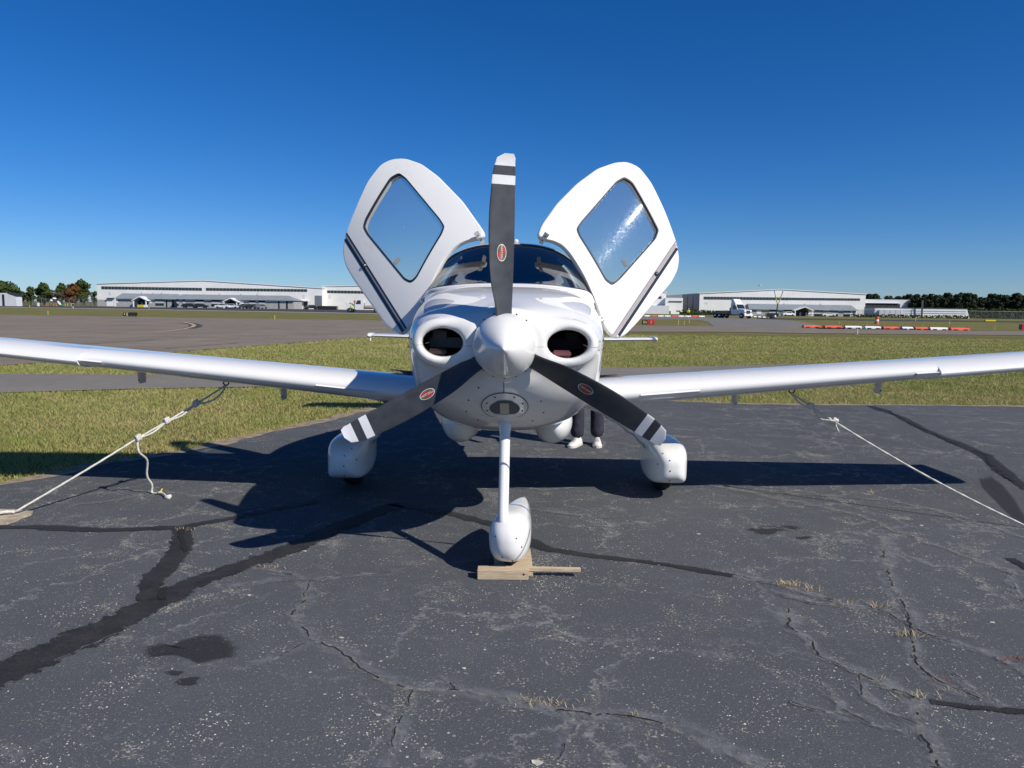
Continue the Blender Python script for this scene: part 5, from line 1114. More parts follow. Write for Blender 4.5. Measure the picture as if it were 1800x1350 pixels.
lb = thing('link_building', 'small pale flat-roofed building left of the slate hangar doors', 'building', (XZ(1188, 550, YH)[0], YH+2, 0)); pbox(lb, 'wall', M_wall, 1170, 523.5, 1199.6, 553, YH+2, 12, 0); pbox(lb, 'shade_band', M_wdk, 1176, 529.0, 1199.5, 530.6, YH+1.7, 0.3); pbox(lb, 'door', M_wdk, 1177, 546.5, 1178.8, 552.5, YH+1.9, 0.1, 0.02); pbox(lb, 'window', M_win, 1189, 545.8, 1196, 547.6, YH+1.92, 0.08)
# right hangar with its slate door side
x0, z0 = XZ(1230, 516, YH); x1, z1 = XZ(1522, 517.5, YH); xp, zp = XZ(1372, 509, YH)
h3 = gable_hall('hangar', 'wide cream metal hangar with a window strip on the right', x0, x1, z0, z1, xp, zp, YH, 55, M_wall, M_trim); o3 = h3.location
xa, za = XZ(1199.6, 517.5, YH+16); mb = MB(); mb.add([(xa, YH+16, 0), (x0-0.01, YH-0.02, 0), (x0-0.01, YH-0.02, z0), (xa, YH+16, za)], [(0, 1, 2, 3)]); mb.add([(xa, YH+16, 0), (xa, YH+16, za), (x0+3, YH+16, z0), (x0+3, YH+16, 0)], [(0, 1, 2, 3)]); mb.add([(xa, YH+16, za), (x0-0.01, YH-0.02, z0), (x0+3, YH+16, z0)], [(0, 1, 2)]); sdw = mb.build('sliding_door_wall', M_wallb, h3, origin=o3)
for f in (0.32, 0.64):
    mb = MB(); p = Vector((xa, YH+16, 0)).lerp(Vector((x0, YH, 0)), f); mb.box((p.x-0.05, p.y-0.06, z0*0.45), (0.12, 0.12, z0*0.9)); mb.build('door_rail', M_wdk, sdw, origin=o3)
window_row(h3, 1237, 1386, 521.6, 526.2, 523.4, 527.4, YH, 26, 0.0, 5); window_row(h3, 1386.5, 1512, 523.4, 527.4, 525.0, 528.2, YH, 22, 0.0, 6)
pbox(h3, 'wall_vent', M_wallw, 1239.5, 530.5, 1244.5, 534.5, YH-0.06, 0.05)
lw = thing('flat_hall', 'low white hall with a dark recessed band before the pines', 'building', (XZ(1560, 555, YH)[0], YH+3, 0)); pbox(lw, 'wall', M_wallw, 1521, 526, 1600, 557, YH+3, 25, 0); pbox(lw, 'dark_band', M_wdk, 1520.5, 533.5, 1582, 540.2, YH+2.8, 0.2); pbox(lw, 'band_lintel', M_trim, 1520.5, 531.9, 1582, 533.3, YH+2.3, 0.7); pbox(lw, 'window', M_win, 1525, 549.8, 1532, 552.4, YH+2.9, 0.1)
# long white arch shed
ls = thing('metal_shed', 'long low white flat-roofed shed in front of the pines', 'shed', (XZ(1640, 560, 230)[0], 230, 0)); o = ls.location
x0, zt = XZ(1538, 540.5, 230); x1, _ = XZ(1702, 543, 230); mb = MB(); mb.add([(x0, 230, 0), (x1+0.6, 230, 0), (x1-0.3, 230.1, zt), (x0, 230.1, zt), (x0, 237, 0), (x1+0.6, 237, 0), (x1-0.3, 236.9, zt), (x0, 236.9, zt)], [(0, 1, 2, 3), (5, 4, 7, 6), (1, 5, 6, 2), (4, 0, 3, 7), (3, 2, 6, 7)]); mb.build('shell', M_wallw, ls, origin=o)
mb = MB(); mb.box(((x0+x1)/2, 233.5, zt+0.06), (x1-x0, 7.2, 0.12)); mb.build('roof', M_wdk, ls, origin=o)
for f in (0.72, 0.5):
    mb = MB(); mb.box(((x0+x1)/2+4, 229.98, zt*f), (x1-x0-9, 0.1, 0.05)); mb.build('wall_rail', M_wallg, ls, origin=o)
pbox(ls, 'lean_to', M_wallw, 1546, 545, 1584, 559.8, 229.20, 0.7, 0); mb = MB(); mb.tube(smooth_path([(XZ(1604, 541, 229.80)[0], 229.90, zt*0.9), (XZ(1608, 552, 229.60)[0], 229.50, zt*0.45), (XZ(1614, 560, 229.60)[0], 229.40, 0.05)], 6), 0.09, 6); mb.build('drain_hose', M_wdk, ls, True, o)
tag(pbox(None, 'utility_pole', M_steel, 1620.6, 528, 1621.6, 559.5, 228.80, 0.12, 0.0), 'thin dark pole standing before the long white shed', 'pole')
# small shed at the left edge
sh = thing('small_shed', 'small white gabled shed with a dark doorway at the left edge', 'shed', (XZ(10, 535, 205)[0], 205, 0)); xa, za = XZ(-30, 519, 205); xb, zb = XZ(28, 520, 205); xm, zm = XZ(8, 515, 205); o = sh.location
mb = MB(); mb.prism([(xa, 205, 0), (xb, 205, 0), (xb, 205, zb), (xm+1, 205, zm), (xm-2, 205, zm), (xa, 205, za)], (0, 2.5, 0)); mb.build('wall', M_wallw, sh, origin=o)
mb = MB(); mb.add([(xm+1, 204.8, zm+.04), (xb+.3, 204.8, zb-.02), (xb+.3, 207.6, zb-.02), (xm+1, 207.6, zm+.04), (xm+1, 204.8, zm+.14), (xb+.3, 204.8, zb+.08), (xb+.3, 207.6, zb+.08), (xm+1, 207.6, zm+.14)], [(0, 3, 2, 1), (4, 5, 6, 7), (0, 1, 5, 4), (1, 2, 6, 5), (2, 3, 7, 6), (3, 0, 4, 7)]); mb.build('roof', M_wdk, sh, origin=o); pbox(sh, 'doorway', M_wdk, 3.2, 517.5, 8.2, 535, 204.95, 0.08, 0.02)
# --- low offices with porches
def office(label, pxl, pxr, yr_l, yr_r, ye_l, ye_r, Y, porch, bays, hipl=8, hipr=8, seed=0):
    t = thing('office_building', label, 'building', (XZ((pxl+pxr)/2, 540, Y)[0], Y, 0)); o = t.location
    xl_, ze = XZ(pxl, ye_l, Y); xr_, ze2 = XZ(pxr, ye_r, Y); rl, zr_ = XZ(pxl+hipl, yr_l, Y+5); rr2, zr2 = XZ(pxr-hipr, yr_r, Y+5); zr_ = max(zr_, zr2)
    mb = MB(); mb.box(((xl_+xr_)/2, Y+5, ze/2), (xr_-xl_-0.8, 9.4, ze)); mb.build('wall', M_block, t, origin=o)
    mb = MB(); V = [(xl_, Y-0.4, ze), (xr_, Y-0.4, ze), (xr_, Y+10.4, ze), (xl_, Y+10.4, ze), (rl, Y+5, zr_), (rr2, Y+5, zr_)]; mb.add(V, [(0, 1, 5, 4), (1, 2, 5), (2, 3, 4, 5), (3, 0, 4), (3, 2, 1, 0)]); rf = mb.build('roof', M_roof, t, origin=o)
    for f in (0.35, 0.55, 0.7):
        mb = MB(); x = rl+(rr2-rl)*f; mb.tube([(x, Y+4.8, zr_-0.05), (x, Y+4.8, zr_+0.35)], 0.12, 8); mb.build('roof_vent', M_post, rf, origin=o)
    for (a, b_, kind) in bays:
        f = (a-pxl)/(pxr-pxl); yb = ye_l+(ye_r-ye_l)*f; bb = XZ(a, yb, Y)[1]
        if kind == 'w':
            pbox(t, 'window', M_winl, a, yb+3.0, b_, yb+7.5, Y+0.22, 0.06); pbox(t, 'window_head', M_wdk, a, yb+0.6, b_, yb+3.0, Y+0.20, 0.08); pbox(t, 'window_base', M_win, a, yb+7.5, b_, yb+11.5, Y+0.20, 0.08)
        elif kind == 'd': pbox(t, 'door', M_wdk, a, yb+1, b_, yb+12, Y+0.2, 0.08, 0.02)
        elif kind == 'p': pbox(t, 'panel', M_trim, a, yb+0.4, b_, yb+8, Y+0.2, 0.08)
        elif kind == 't': pbox(t, 'fascia', M_trim, a, yb+0.3, b_, yb+2.1, Y+0.1, 0.1)
    if porch:
        p0, pm, p1, yt, yb = porch; xa, za = XZ(p0, yb, Y-2); xm, zm = XZ(pm, yt, Y-2); xb, zb = XZ(p1, yb, Y-2)
        mb = MB()
        for (A, Bq) in (((xa, za), (xm, zm)), ((xm, zm), (xb, zb))):
            mb.add([(A[0], Y-2.4, A[1]), (Bq[0], Y-2.4, Bq[1]), (Bq[0], Y+1.5, Bq[1]), (A[0], Y+1.5, A[1]), (A[0], Y-2.4, A[1]-0.28), (Bq[0], Y-2.4, Bq[1]-0.28), (Bq[0], Y+1.5, Bq[1]-0.28), (A[0], Y+1.5, A[1]-0.28)], [(0, 1, 2, 3), (7, 6, 5, 4), (0, 4, 5, 1), (2, 6, 7, 3), (1, 5, 6, 2), (0, 3, 7, 4)])
        mb.build('porch_roof', M_trim, t, origin=o); 
        for q in (xa+0.5, xb-0.5): mb = MB(); mb.box((q, Y-2.1, (za-0.2)/2), (0.3, 0.3, za-0.2)); mb.build('porch_post', M_trim, t, origin=o)
        mb = MB(); mb.prism([(xa+0.9, Y-0.1, 0.02), (xb-0.9, Y-0.1, 0.02), (xb-0.9, Y-0.1, za-0.3), (xm, Y-0.1, zm-0.4), (xa+0.9, Y-0.1, za-0.3)], (0, 0.08, 0)); mb.build('entrance', M_wdk, t, origin=o)
        for q in (0.3, 0.6): pbox(t, 'entrance_pane', M_winl, p0+(p1-p0)*q, yb+4, p0+(p1-p0)*(q+0.08), yb+10, Y-0.16, 0.05)
    return t
office('grey low office with a white porch, left of the two by the left hangar', 201, 318, 515.6, 516.8, 524.8, 526.0, 242, (232, 245.5, 259.5, 520.6, 527.6), ((204, 207, 'p'), (207.5, 232, 't'), (258, 266, 'p'), (258, 272, 't'), (273, 288, 'w'), (291.5, 294, 'd'), (302, 306, 'd')), 14, 4)
office('long grey low office with a white porch before the left hangar', 308, 518, 517.2, 520.6, 525.8, 529.4, 240, (391, 405, 419, 523.4, 530.0), ((310.5, 314, 'w'), (314.5, 320, 't'), (321, 325, 'w'), (325, 342, 't'), (342.5, 358, 'w'), (358, 371, 't'), (371.5, 387, 'w'), (420, 428, 'p'), (420, 437, 't'), (437.5, 449, 'w'), (449.5, 453.5, 't'), (454.5, 466, 'w'), (466.5, 488, 't'), (489, 491.5, 'd'), (492, 502, 't'), (503, 506, 'd')), 12, 10)
office('grey low office with a white porch before the right hangar', 1316, 1508, 535.0, 536.4, 543.6, 545.0, 242, (1395, 1415, 1430, 538.6, 545.4), ((1330, 1338, 'p'), (1338, 1352, 't'), (1352, 1368, 'w'), (1368, 1377, 't'), (1379, 1394, 'w'), (1420, 1431, 'p'), (1432, 1447, 'w'), (1447, 1458, 't'), (1458, 1473, 'w'), (1474, 1483, 't'), (1483, 1494, 'w'), (1495, 1499, 'p')), -2, 12)
# --- cars
def car(label, px, py, heading, col, length=4.5, h=1.45, Y=None, group='cars parked by the offices'):
    c = G(px, py) if Y is None else Vector((XZ(px, 545, Y)[0], Y, 0)); t = thing('parked_car', label, 'car', (c.x, c.y, 0), heading, group); l = length/2; w_ = 0.88
    prof = [(-l, 0.35), (-l, 0.75), (-l*0.92, 0.95), (-l*0.55, 1.0), (-l*0.35, h), (l*0.35, h), (l*0.62, 0.98), (l*0.97, 0.85), (l, 0.6), (l, 0.35)]
    mb = MB(); mb.prism([(x, -w_, z) for x, z in prof], (0, 2*w_, 0)); mb.build('body', col, t)
    gl_ = [(-l*0.5, 1.0), (-l*0.33, h-0.08), (l*0.33, h-0.08), (l*0.55, 0.99)]
    for s in (-1, 1):
        mb = MB(); mb.prism([(x, s*(w_+0.005), z) for x, z in gl_], (0, s*0.01, 0)); mb.build('side_window', M_win, t)
        for q in (-l*0.62, l*0.64): mb = MB(); mb.lathe([(-0.1, 0.2), (-0.1, 0.32), (0.1, 0.32), (0.1, 0.2)], 16, 'Y', (q, s*0.82, 0.32)); mb.build('wheel', M_tyre, t, True)
    mb = MB(); mb.add([(l*0.36, -w_*0.9, h-0.05), (l*0.36, w_*0.9, h-0.05), (l*0.61, w_*0.95, 1.0), (l*0.61, -w_*0.95, 1.0)], [(0, 1, 2, 3)]); mb.v = [(v[0]+0.02, v[1], v[2]+0.02) for v in mb.v]; mb.build('windscreen', M_win, t); return t
car('white car parked before the porch of the long office', 392, 540.5, 0, M_carw, 4.6, Y=232.0); car('white car beside it under the same porch', 408, 541, 0, M_carw, 4.4, Y=232.5)
car('dark car parked right of the white cars', 431, 541.2, R(60), M_cark, Y=234.0); car('dark car parked second right of the white cars', 443, 541.5, R(50), M_cark, Y=234.5); car('grey car parked by the lamp post', 458, 541.6, R(60), M_carg, Y=234.0)
car('black car parked left of the long office windows', 334, 539.6, 0, M_cark, 4.8, Y=234.0); car('second black car by the long office windows', 352, 540.2, 0, M_cark, 4.8, Y=234.5); car('dark car near the tall hangar door', 547, 544, R(30), M_cark, 4.4, Y=240.0)
car('white car parked before the porch of the right office', 1384, 557, R(20), M_carw, 4.4, Y=234.0); car('white car low behind the grass, right office', 1456, 557, 0, M_carw, 4.2, 1.3, Y=235.0)
yb = thing('low_barrier', 'low yellow barrier with a white end before the left office porch', 'barrier', (XZ(249, 540, 232)[0], 232, 0)); pbox(yb, 'yellow_panel', pmat('barrier_yellow', (0.62, 0.50, 0.03), 0.4), 241, 535.6, 252, 539.4, 232, 0.6, 0); pbox(yb, 'white_panel', M_trim, 252.2, 535.8, 258, 539.4, 232, 0.6, 0)
lp = tag(pbox(None, 'lamp_post', M_steel, 453.2, 512, 454.0, 541, 232.0, 0.12, 0.0), 'dark lamp post standing before the long left office', 'lamp post')
# --- trucks
def wheel(t, x, y, r_=0.5, w_=0.28):
    mb = MB(); mb.lathe([(-w_/2, r_*0.6), (-w_/2, r_), (w_/2, r_), (w_/2, r_*0.6)], 24, 'Y', (x, y, r_)); ob = mb.build('wheel', M_tyre, t, True); smooth_by_angle(ob, 40); mb = MB(); mb.lathe([(-w_/2-0.02, 0.05), (-w_/2-0.02, r_*0.55), (w_/2+0.02, r_*0.55), (w_/2+0.02, 0.05)], 16, 'Y', (x, y, r_)); mb.build('rim', M_chrome, ob, True)
def truck(label, loc, rz, fairing, bed):
    t = thing('truck', label, 'truck', loc, rz)                                  # local: +x = front
    mb = MB(); hood = [(1.0, 0.75), (2.75, 0.75), (2.8, 1.2), (2.7, 1.62), (1.05, 1.85), (1.0, 1.85)]; mb.prism([(x, -0.95, z) for x, z in hood], (0, 1.9, 0)); mb.build('hood', M_truckw, t)
    mb = MB(); cab = [(-0.75, 0.75), (1.0, 0.75), (1.0, 1.85), (0.45, 2.75), (-0.75, 2.8)]; mb.prism([(x, -1.1, z) for x, z in cab], (0, 2.2, 0)); cb = mb.build('cab', M_truckw, t)
    mb = MB(); mb.add([(1.03, -0.98, 1.9), (1.03, 0.98, 1.9), (0.52, 0.92, 2.68), (0.52, -0.92, 2.68)], [(0, 1, 2, 3)]); mb.build('windscreen', M_win, t)
    for s in (-1, 1):
        mb = MB(); mb.prism([(-0.25, s*1.105, 1.75), (0.85, s*1.105, 1.75), (0.42, s*1.105, 2.55), (-0.25, s*1.105, 2.55)], (0, s*0.01, 0)); mb.build('side_window', M_win, t)
        mb = MB(); mb.box((0.95, s*1.32, 2.0), (0.10, 0.22, 0.55)); mb.build('mirror', M_cark, t); wheel(t, 2.05, s*0.95); mb = MB(); mb.box((2.78, s*0.72, 1.22), (0.08, 0.34, 0.22)); mb.build('headlight', M_chrome, t)
    mb = MB(); mb.box((2.80, 0, 1.22), (0.05, 0.95, 0.62)); mb.build('grille', M_wdk, t); mb = MB(); mb.box((2.86, 0, 0.68), (0.2, 2.2, 0.32)); mb.build('bumper', M_truckw, t)
    if fairing:
        mb = MB(); mb.add([(-0.75, -1.0, 2.8), (0.35, -0.9, 2.78), (0.35, 0.9, 2.78), (-0.75, 1.0, 2.8), (-0.75, -1.0, 3.75), (-0.35, -0.9, 3.7), (-0.35, 0.9, 3.7), (-0.75, 1.0, 3.75)], [(0, 3, 2, 1), (4, 5, 6, 7), (0, 1, 5, 4), (1, 2, 6, 5), (2, 3, 7, 6), (3, 0, 4, 7)]); mb.build('roof_fairing', M_truckw, t)
    if bed == 'flat':
        mb = MB(); mb.box((-3.6, 0, 0.95), (6.0, 2.4, 0.25)); mb.build('flatbed', M_cark, t); mb = MB(); mb.box((-0.95, 0, 1.5), (0.12, 2.3, 1.1)); mb.build('headboard', M_cark, t)
        for x in (-3.8, -5.0):
            for s in (-1, 1): wheel(t, x, s*0.95)
        mb = MB(); mb.box((-3.2, 0, 1.25), (3.6, 1.9, 0.4)); mb.build('load', M_cark, t)
    else:
        mb = MB(); mb.box((-2.9, 0, 0.9), (4.2, 1.0, 0.22)); mb.build('chassis', M_cark, t); mb = MB(); mb.box((-1.7, 0, 1.25), (1.5, 2.0, 0.55), bev=0.12); mb.build('tank', M_tank, t); mb = MB(); mb.tube([(-0.95, 0.8, 1.0), (-0.95, 0.8, 2.1)], 0.09, 10); mb.build('exhaust_stack', M_chrome, t)
        for s in (-1, 1): wheel(t, -3.4, s*0.95)
    return t
c = G(1296, 559.5); truck('white truck with roof fairing and dark flatbed before the right hangar', (c.x, c.y, 0), R(-62), True, 'flat')
c = G(634, 549.5); tk = truck('white truck with sloped windscreen and tan tank beside the left door', (c.x, c.y, 0), R(180), False, 'tank')
c = G(614, 548); u = thing('utility_rig', 'white service rig with pump gear behind the truck, left door', 'rig', (c.x, c.y+2, 0))
mb = MB(); mb.box((0, 0, 0.75), (1.9, 1.6, 0.35), bev=0.05); mb.build('base', M_truckw, u); mb = MB(); mb.box((-0.75, 0, 1.55), (0.4, 1.5, 1.3), bev=0.05); mb.build('cabinet', M_truckw, u); mb = MB(); mb.tube([(0.3, -0.3, 0.9), (0.3, -0.3, 1.9), (-0.4, -0.3, 2.0)], 0.12, 10); mb.build('pipe', M_steel, u); mb = MB(); mb.ellipsoid((0.2, -0.2, 1.25), (0.45, 0.4, 0.4)); mb.build('pump', M_wallg, u, True)
for q in (-0.6, 0.6): wheel(u, q, -0.75, 0.35, 0.2); wheel(u, q, 0.75, 0.35, 0.2)
mb = MB(); mb.box((0.95, -0.4, 2.35), (0.62, 0.04, 0.55), tilt=Matrix.Rotation(R(40), 3, 'Y')); mb.build('warning_flag', pmat('pale_red_flag', (0.7, 0.16, 0.13), 0.6), u); mb = MB(); mb.tube([(0.75, -0.4, 1.0), (0.9, -0.4, 2.4)], 0.03, 6); mb.build('flag_staff', M_steel, u)
# --- standing workers
def worker(label, px, py, seed):
    c = G(px, py); t = thing('person', label, 'person', (c.x, c.y, 0)); mb = MB()
    for s in (-1, 1): mb.tube([(s*0.12, 0, 0.05), (s*0.11, 0.02, 0.5), (s*0.09, 0, 0.92)], [0.07, 0.085, 0.11], 10)
    mb.build('trousers', M_pants, t, True); mb = MB(); mb.tube([(0, 0, 0.88), (0, 0, 1.15), (0, 0, 1.4), (0, 0, 1.5)], [0.17, 0.19, 0.21, 0.09], 12)
    for s in (-1, 1): mb.tube([(s*0.2, 0, 1.42), (s*0.30, -0.02, 1.15), (s*0.26, -0.12, 0.9)], [0.07, 0.055, 0.045], 8)
    mb.build('vest', M_hiv, t, True); mb = MB(); mb.tube([(0, 0, 1.46), (0, 0, 1.55)], 0.06, 8); mb.ellipsoid((0, -0.01, 1.65), (0.085, 0.10, 0.12)); mb.build('head', M_skin, t, True); mb = MB(); mb.ellipsoid((0, 0.0, 1.72), (0.12, 0.14, 0.09)); mb.build('helmet', M_barw, t, True)
worker('worker in a yellow vest walking before the slate hangar doors', 1210, 557.2, 1); worker('worker in a yellow vest beside the white service rig', 618, 549.8, 2)
# --- lighted marker rig (V-shaped arms on a trailer)
c = G(1364, 560); v = thing('light_rig', 'trailer rig with two raised yellow and black arms before the right hangar', 'rig', (c.x, c.y, 0)); s_ = c.y/FPX
mb = MB(); mb.tube([(0, 0, 0.9), (0.15, 0, 2.2), (0.2, 0, 3.0)], [0.14, 0.13, 0.12], 8); mb.build('mast', M_steel, v)
for a in (-1, 1):
    mb = MB(); mb.tube([(0.25, 0, 2.6), (0.25+a*0.45, 0, 4.1)], 0.10, 6); mb.build('arm', M_marker, v); mb = MB(); mb.tube([(0.25+a*0.45, 0, 4.1), (0.25+a*0.85, 0, 5.4)], 0.06, 6); mb.ellipsoid((0.25+a*0.85, 0, 5.4), (0.13, 0.1, 0.1), 8, 6); mb.ellipsoid((0.25+a*0.48, 0, 4.2), (0.14, 0.1, 0.1), 8, 6); mb.build('arm_tip', M_steel, v)
mb = MB(); mb.box((-0.9, 0, 0.75), (2.4, 1.4, 0.7), bev=0.05); mb.build('trailer', M_cark, v); wheel(v, -0.8, -0.7, 0.35, 0.2); wheel(v, -0.8, 0.7, 0.35, 0.2); mb = MB(); mb.ellipsoid((-0.5, -0.9, 0.45), (0.22, 0.1, 0.25), 10, 8); mb.build('lamp', M_barw, v, True)
# --- water-filled barriers
def barrier(px0, px1, py, orange, label, h=0.26):
    a, b_ = G(px0, py), G(px1, py+(px1-px0)*0.0137); d = b_-a; t = thing('barrier', label, 'barrier', a, math.atan2(d.y, d.x), 'plastic barriers along the taxiway'); l = d.length; mb = MB()
    mb.prism([(0.06, -0.28, 0.03), (0.06, -0.28, 0.14), (0.06, -0.12, 0.24), (0.06, -0.09, h), (0.06, 0.09, h), (0.06, 0.12, 0.24), (0.06, 0.28, 0.14), (0.06, 0.28, 0.03)], (l-0.12, 0, 0)); mb.build('shell', M_red if orange else M_barw, t)
    for f in (0.25, 0.75): mb = MB(); mb.box((l*f, -0.27, 0.07), (0.35, 0.06, 0.09)); mb.build('fork_slot', M_wdk, t)
    for f in (0.06, 0.94): mb = MB(); mb.tube([(l*f, 0, h-0.02), (l*f, 0, h+0.07)], 0.05, 8); mb.build('warning_lamp', M_signr if orange else M_wdk, t)
BR = [(1410, 1442, 1), (1447, 1480, 1), (1483, 1514, 0), (1518, 1548, 0), (1550, 1581, 1), (1583, 1604, 0), (1606, 1631, 1), (1632, 1665, 0), (1668, 1703, 1)]; oc = wc = 0; nm = ['first', 'second', 'third', 'fourth', 'fifth']
for (a, b_, o_) in BR:
    if o_: lab = nm[oc]+' orange plastic barrier from the left along the right taxiway'; oc += 1
    else: lab = nm[wc]+' white plastic barrier from the left along the right taxiway'; wc += 1
    barrier(a, b_, 576.4+(a-1410)*0.0175, o_, lab)
OR = ['first', 'second', 'third', 'fourth', 'fifth', 'sixth', 'seventh', 'eighth', 'ninth']
for i in range(9): barrier(1132+i*12, 1143+i*12, 557.0+i*0.10, i % 3 == 1, OR[i]+' low barrier from the left in the row before the slate hangar', 0.34)
for i in range(5): barrier(1316+i*8, 1322+i*8, 557.8+i*0.5, 0, OR[i]+' tiny white barrier from the left, right of the flatbed truck', 0.34)
db = tag(MB().lathe([(0, 0.3), (0.05, 0.3), (0.06, 0.26), (0.9, 0.2), (0.95, 0.18)], 16).build('traffic_drum', M_red), 'orange and white traffic drum standing on the grass behind the barriers', 'drum'); db.location = G(1541, 569.5); mb = MB(); mb.lathe([(0.35, 0.245), (0.6, 0.228)], 16); mb.build('white_band', M_barw, db)
# --- airfield signs
def text_mesh(body, size, mat, parent, loc, name='lettering'):
    cu = bpy.data.curves.new(name, 'FONT'); cu.body = body; cu.size = size; cu.align_x = 'CENTER'; cu.align_y = 'CENTER'; cu.extrude = 0.004; t = bpy.data.objects.new(name, cu); COL.objects.link(t); bpy.context.view_layer.update()
    me = bpy.data.meshes.new_from_object(t.evaluated_get(bpy.context.evaluated_depsgraph_get())); bpy.data.objects.remove(t); me.materials.clear(); me.materials.append(mat); o = bpy.data.objects.new(name, me); COL.objects.link(o); o.parent = parent; o.location = loc; o.rotation_euler = (R(90), 0, 0); return o
c = G(1138.5, 571.8); sg = thing('taxiway_sign', 'black and red taxiway sign reading B6 and 1 under the right door', 'sign', (c.x, c.y, 0)); w1 = 10*c.y/FPX; h_ = 0.42
mb = MB(); mb.box((-w1/2-0.02, 0, 0.08+h_/2), (w1, 0.12, h_), bev=0.02); mb.build('black_panel', M_cark, sg); mb = MB(); mb.box((w1*0.55+0.02, 0, 0.08+h_/2), (w1*1.1, 0.12, h_), bev=0.02); mb.build('red_panel', M_signr, sg)
text_mesh('B6', 0.36, M_marker, sg, (-w1/2, -0.07, 0.08+h_/2)); text_mesh('1', 0.34, M_barw, sg, (w1*0.55, -0.07, 0.08+h_/2))
for q in (-0.8, -0.2, 0.25, 0.9): mb = MB(); mb.box((q*w1, 0, 0.05), (0.06, 0.06, 0.1)); mb.build('foot', M_steel, sg)
c = G(1797, 581); s2 = thing('taxiway_sign', 'red taxiway sign with a black end at the right edge', 'sign', (c.x, c.y, 0)); mb = MB(); mb.box((0.35, 0, 0.34), (0.9, 0.12, 0.5), bev=0.02); mb.build('red_panel', M_signr, s2); mb = MB(); mb.box((-0.22, 0, 0.34), (0.2, 0.12, 0.5), bev=0.02); mb.build('black_panel', M_cark, s2)
for q in (-0.15, 0.6): mb = MB(); mb.box((q, 0, 0.05), (0.06, 0.06, 0.1)); mb.build('foot', M_steel, s2)
c = G(229, 557); s3 = thing('taxiway_sign', 'black backs of a taxiway sign on the grass before the left hangar', 'sign', (c.x, c.y, 0)); k_ = c.y/FPX
mb = MB(); mb.box((4.5*k_, 0, 0.1+3.2*k_), (16*k_, 0.16, 6.0*k_), bev=0.03); mb.build('back_panel', M_cark, s3); mb = MB(); mb.box((-9.5*k_, 0, 0.08+3.0*k_), (6*k_, 0.16, 5.6*k_), bev=0.03); mb.build('end_panel', M_cark, s3); mb = MB(); mb.box((-5.2*k_, 0, 0.08+3*k_), (0.8*k_, 0.17, 5*k_)); mb.build('yellow_edge', M_marker, s3); mb = MB(); mb.box((-9.2*k_, -0.09, 0.08+3.4*k_), (1.5*k_, 0.02, 1.8*k_)); mb.build('white_mark', M_barw, s3)
for q in (-1, 4, 9): mb = MB(); mb.box((q*k_, 0, 0.06), (0.08, 0.08, 0.12)); mb.build('foot', M_steel, s3)
# --- edge markers and lights
MK = [(84.5, 553.6, 7.5, M_marker, 'yellow marker stake on the grass before the small shed'), (483, 561.5, 8, M_marker, 'yellow marker stake on the grass before the long left office'), (1507, 588, 11, M_barw, 'white marker stake in the near grass below the barriers'), (651, 599.5, 8, M_barw, 'white marker stake under the left tailplane tip'),
      (1192, 571.5, 10, M_marker, 'leftmost of three thin yellow stakes right of the B6 sign'), (1202.5, 570.5, 7, M_marker, 'middle of three thin yellow stakes right of the B6 sign'), (1211.5, 568.5, 7, M_marker, 'rightmost of three thin yellow stakes right of the B6 sign'), (128.5, 541.8, 3.5, M_barw, 'tiny white stake by the service road, far left'),
      (1609, 564.5, 5, M_barw, 'white stake on the far grass before the long shed'), (1669, 570, 5.5, M_barw, 'white stake behind the last barriers'), (1748, 580.5, 7, M_marker, 'yellow stake on the grass near the right edge'), (1475, 569, 5, M_marker, 'yellow stake behind the second orange barrier'), (1524, 574, 6, M_marker, 'yellow stake behind the fourth barrier'), (1622, 573, 5, M_marker, 'yellow stake behind the fifth orange barrier'), (262, 543, 4, M_marker, 'tiny yellow stake before the left porch'), (52, 539.8, 3, M_marker, 'tiny yellow stake right of the small shed')]
for (px, py, hp, mt, lab) in MK:
    c = G(px, py); h_ = hp*c.y/FPX; r_ = max(0.03, 0.55*c.y/FPX*0.75); o = MB().lathe([(0, r_), (h_*0.8, r_), (h_*0.82, r_*0.7), (h_, r_*0.6)], 8).build('marker_stake', mt); o.location = c; tag(o, lab, 'marker', 'edge markers on the grass')
fl_ = tag(MB().box((0, 0, 0.15), (2.2, 0.5, 0.3), bev=0.05).build('ground_marker', M_yell), 'flat yellow ground marker before the pines, far right', 'marker'); fl_.location = G(1740, 565)
# --- bird
bp = B(1335, 502, 120); mb = MB(); mb.ellipsoid((0, 0, 0), (0.10, 0.24, 0.09), 10, 8); mb.ellipsoid((0, -0.26, 0.04), (0.05, 0.07, 0.05), 8, 6); mb.add([(-0.02, -0.1, 0.04), (-0.45, -0.02, 0.16), (-0.85, 0.12, 0.02), (-0.4, 0.14, 0.12), (-0.02, 0.12, 0.04)], [(0, 1, 2, 3, 4)]); mb.add([(0.02, -0.1, 0.04), (0.45, -0.02, 0.16), (0.85, 0.12, 0.02), (0.4, 0.14, 0.12), (0.02, 0.12, 0.04)], [(0, 1, 2, 3, 4)]); mb.add([(-0.05, 0.2, 0), (0.05, 0.2, 0), (0.1, 0.36, 0), (-0.1, 0.36, 0)], [(0, 1, 2, 3)])
bd = mb.build('bird', M_barw); bd.location = bp; bd.rotation_euler = (0, 0, R(60)); tag(bd, 'white bird flying above the right hangar', 'bird')
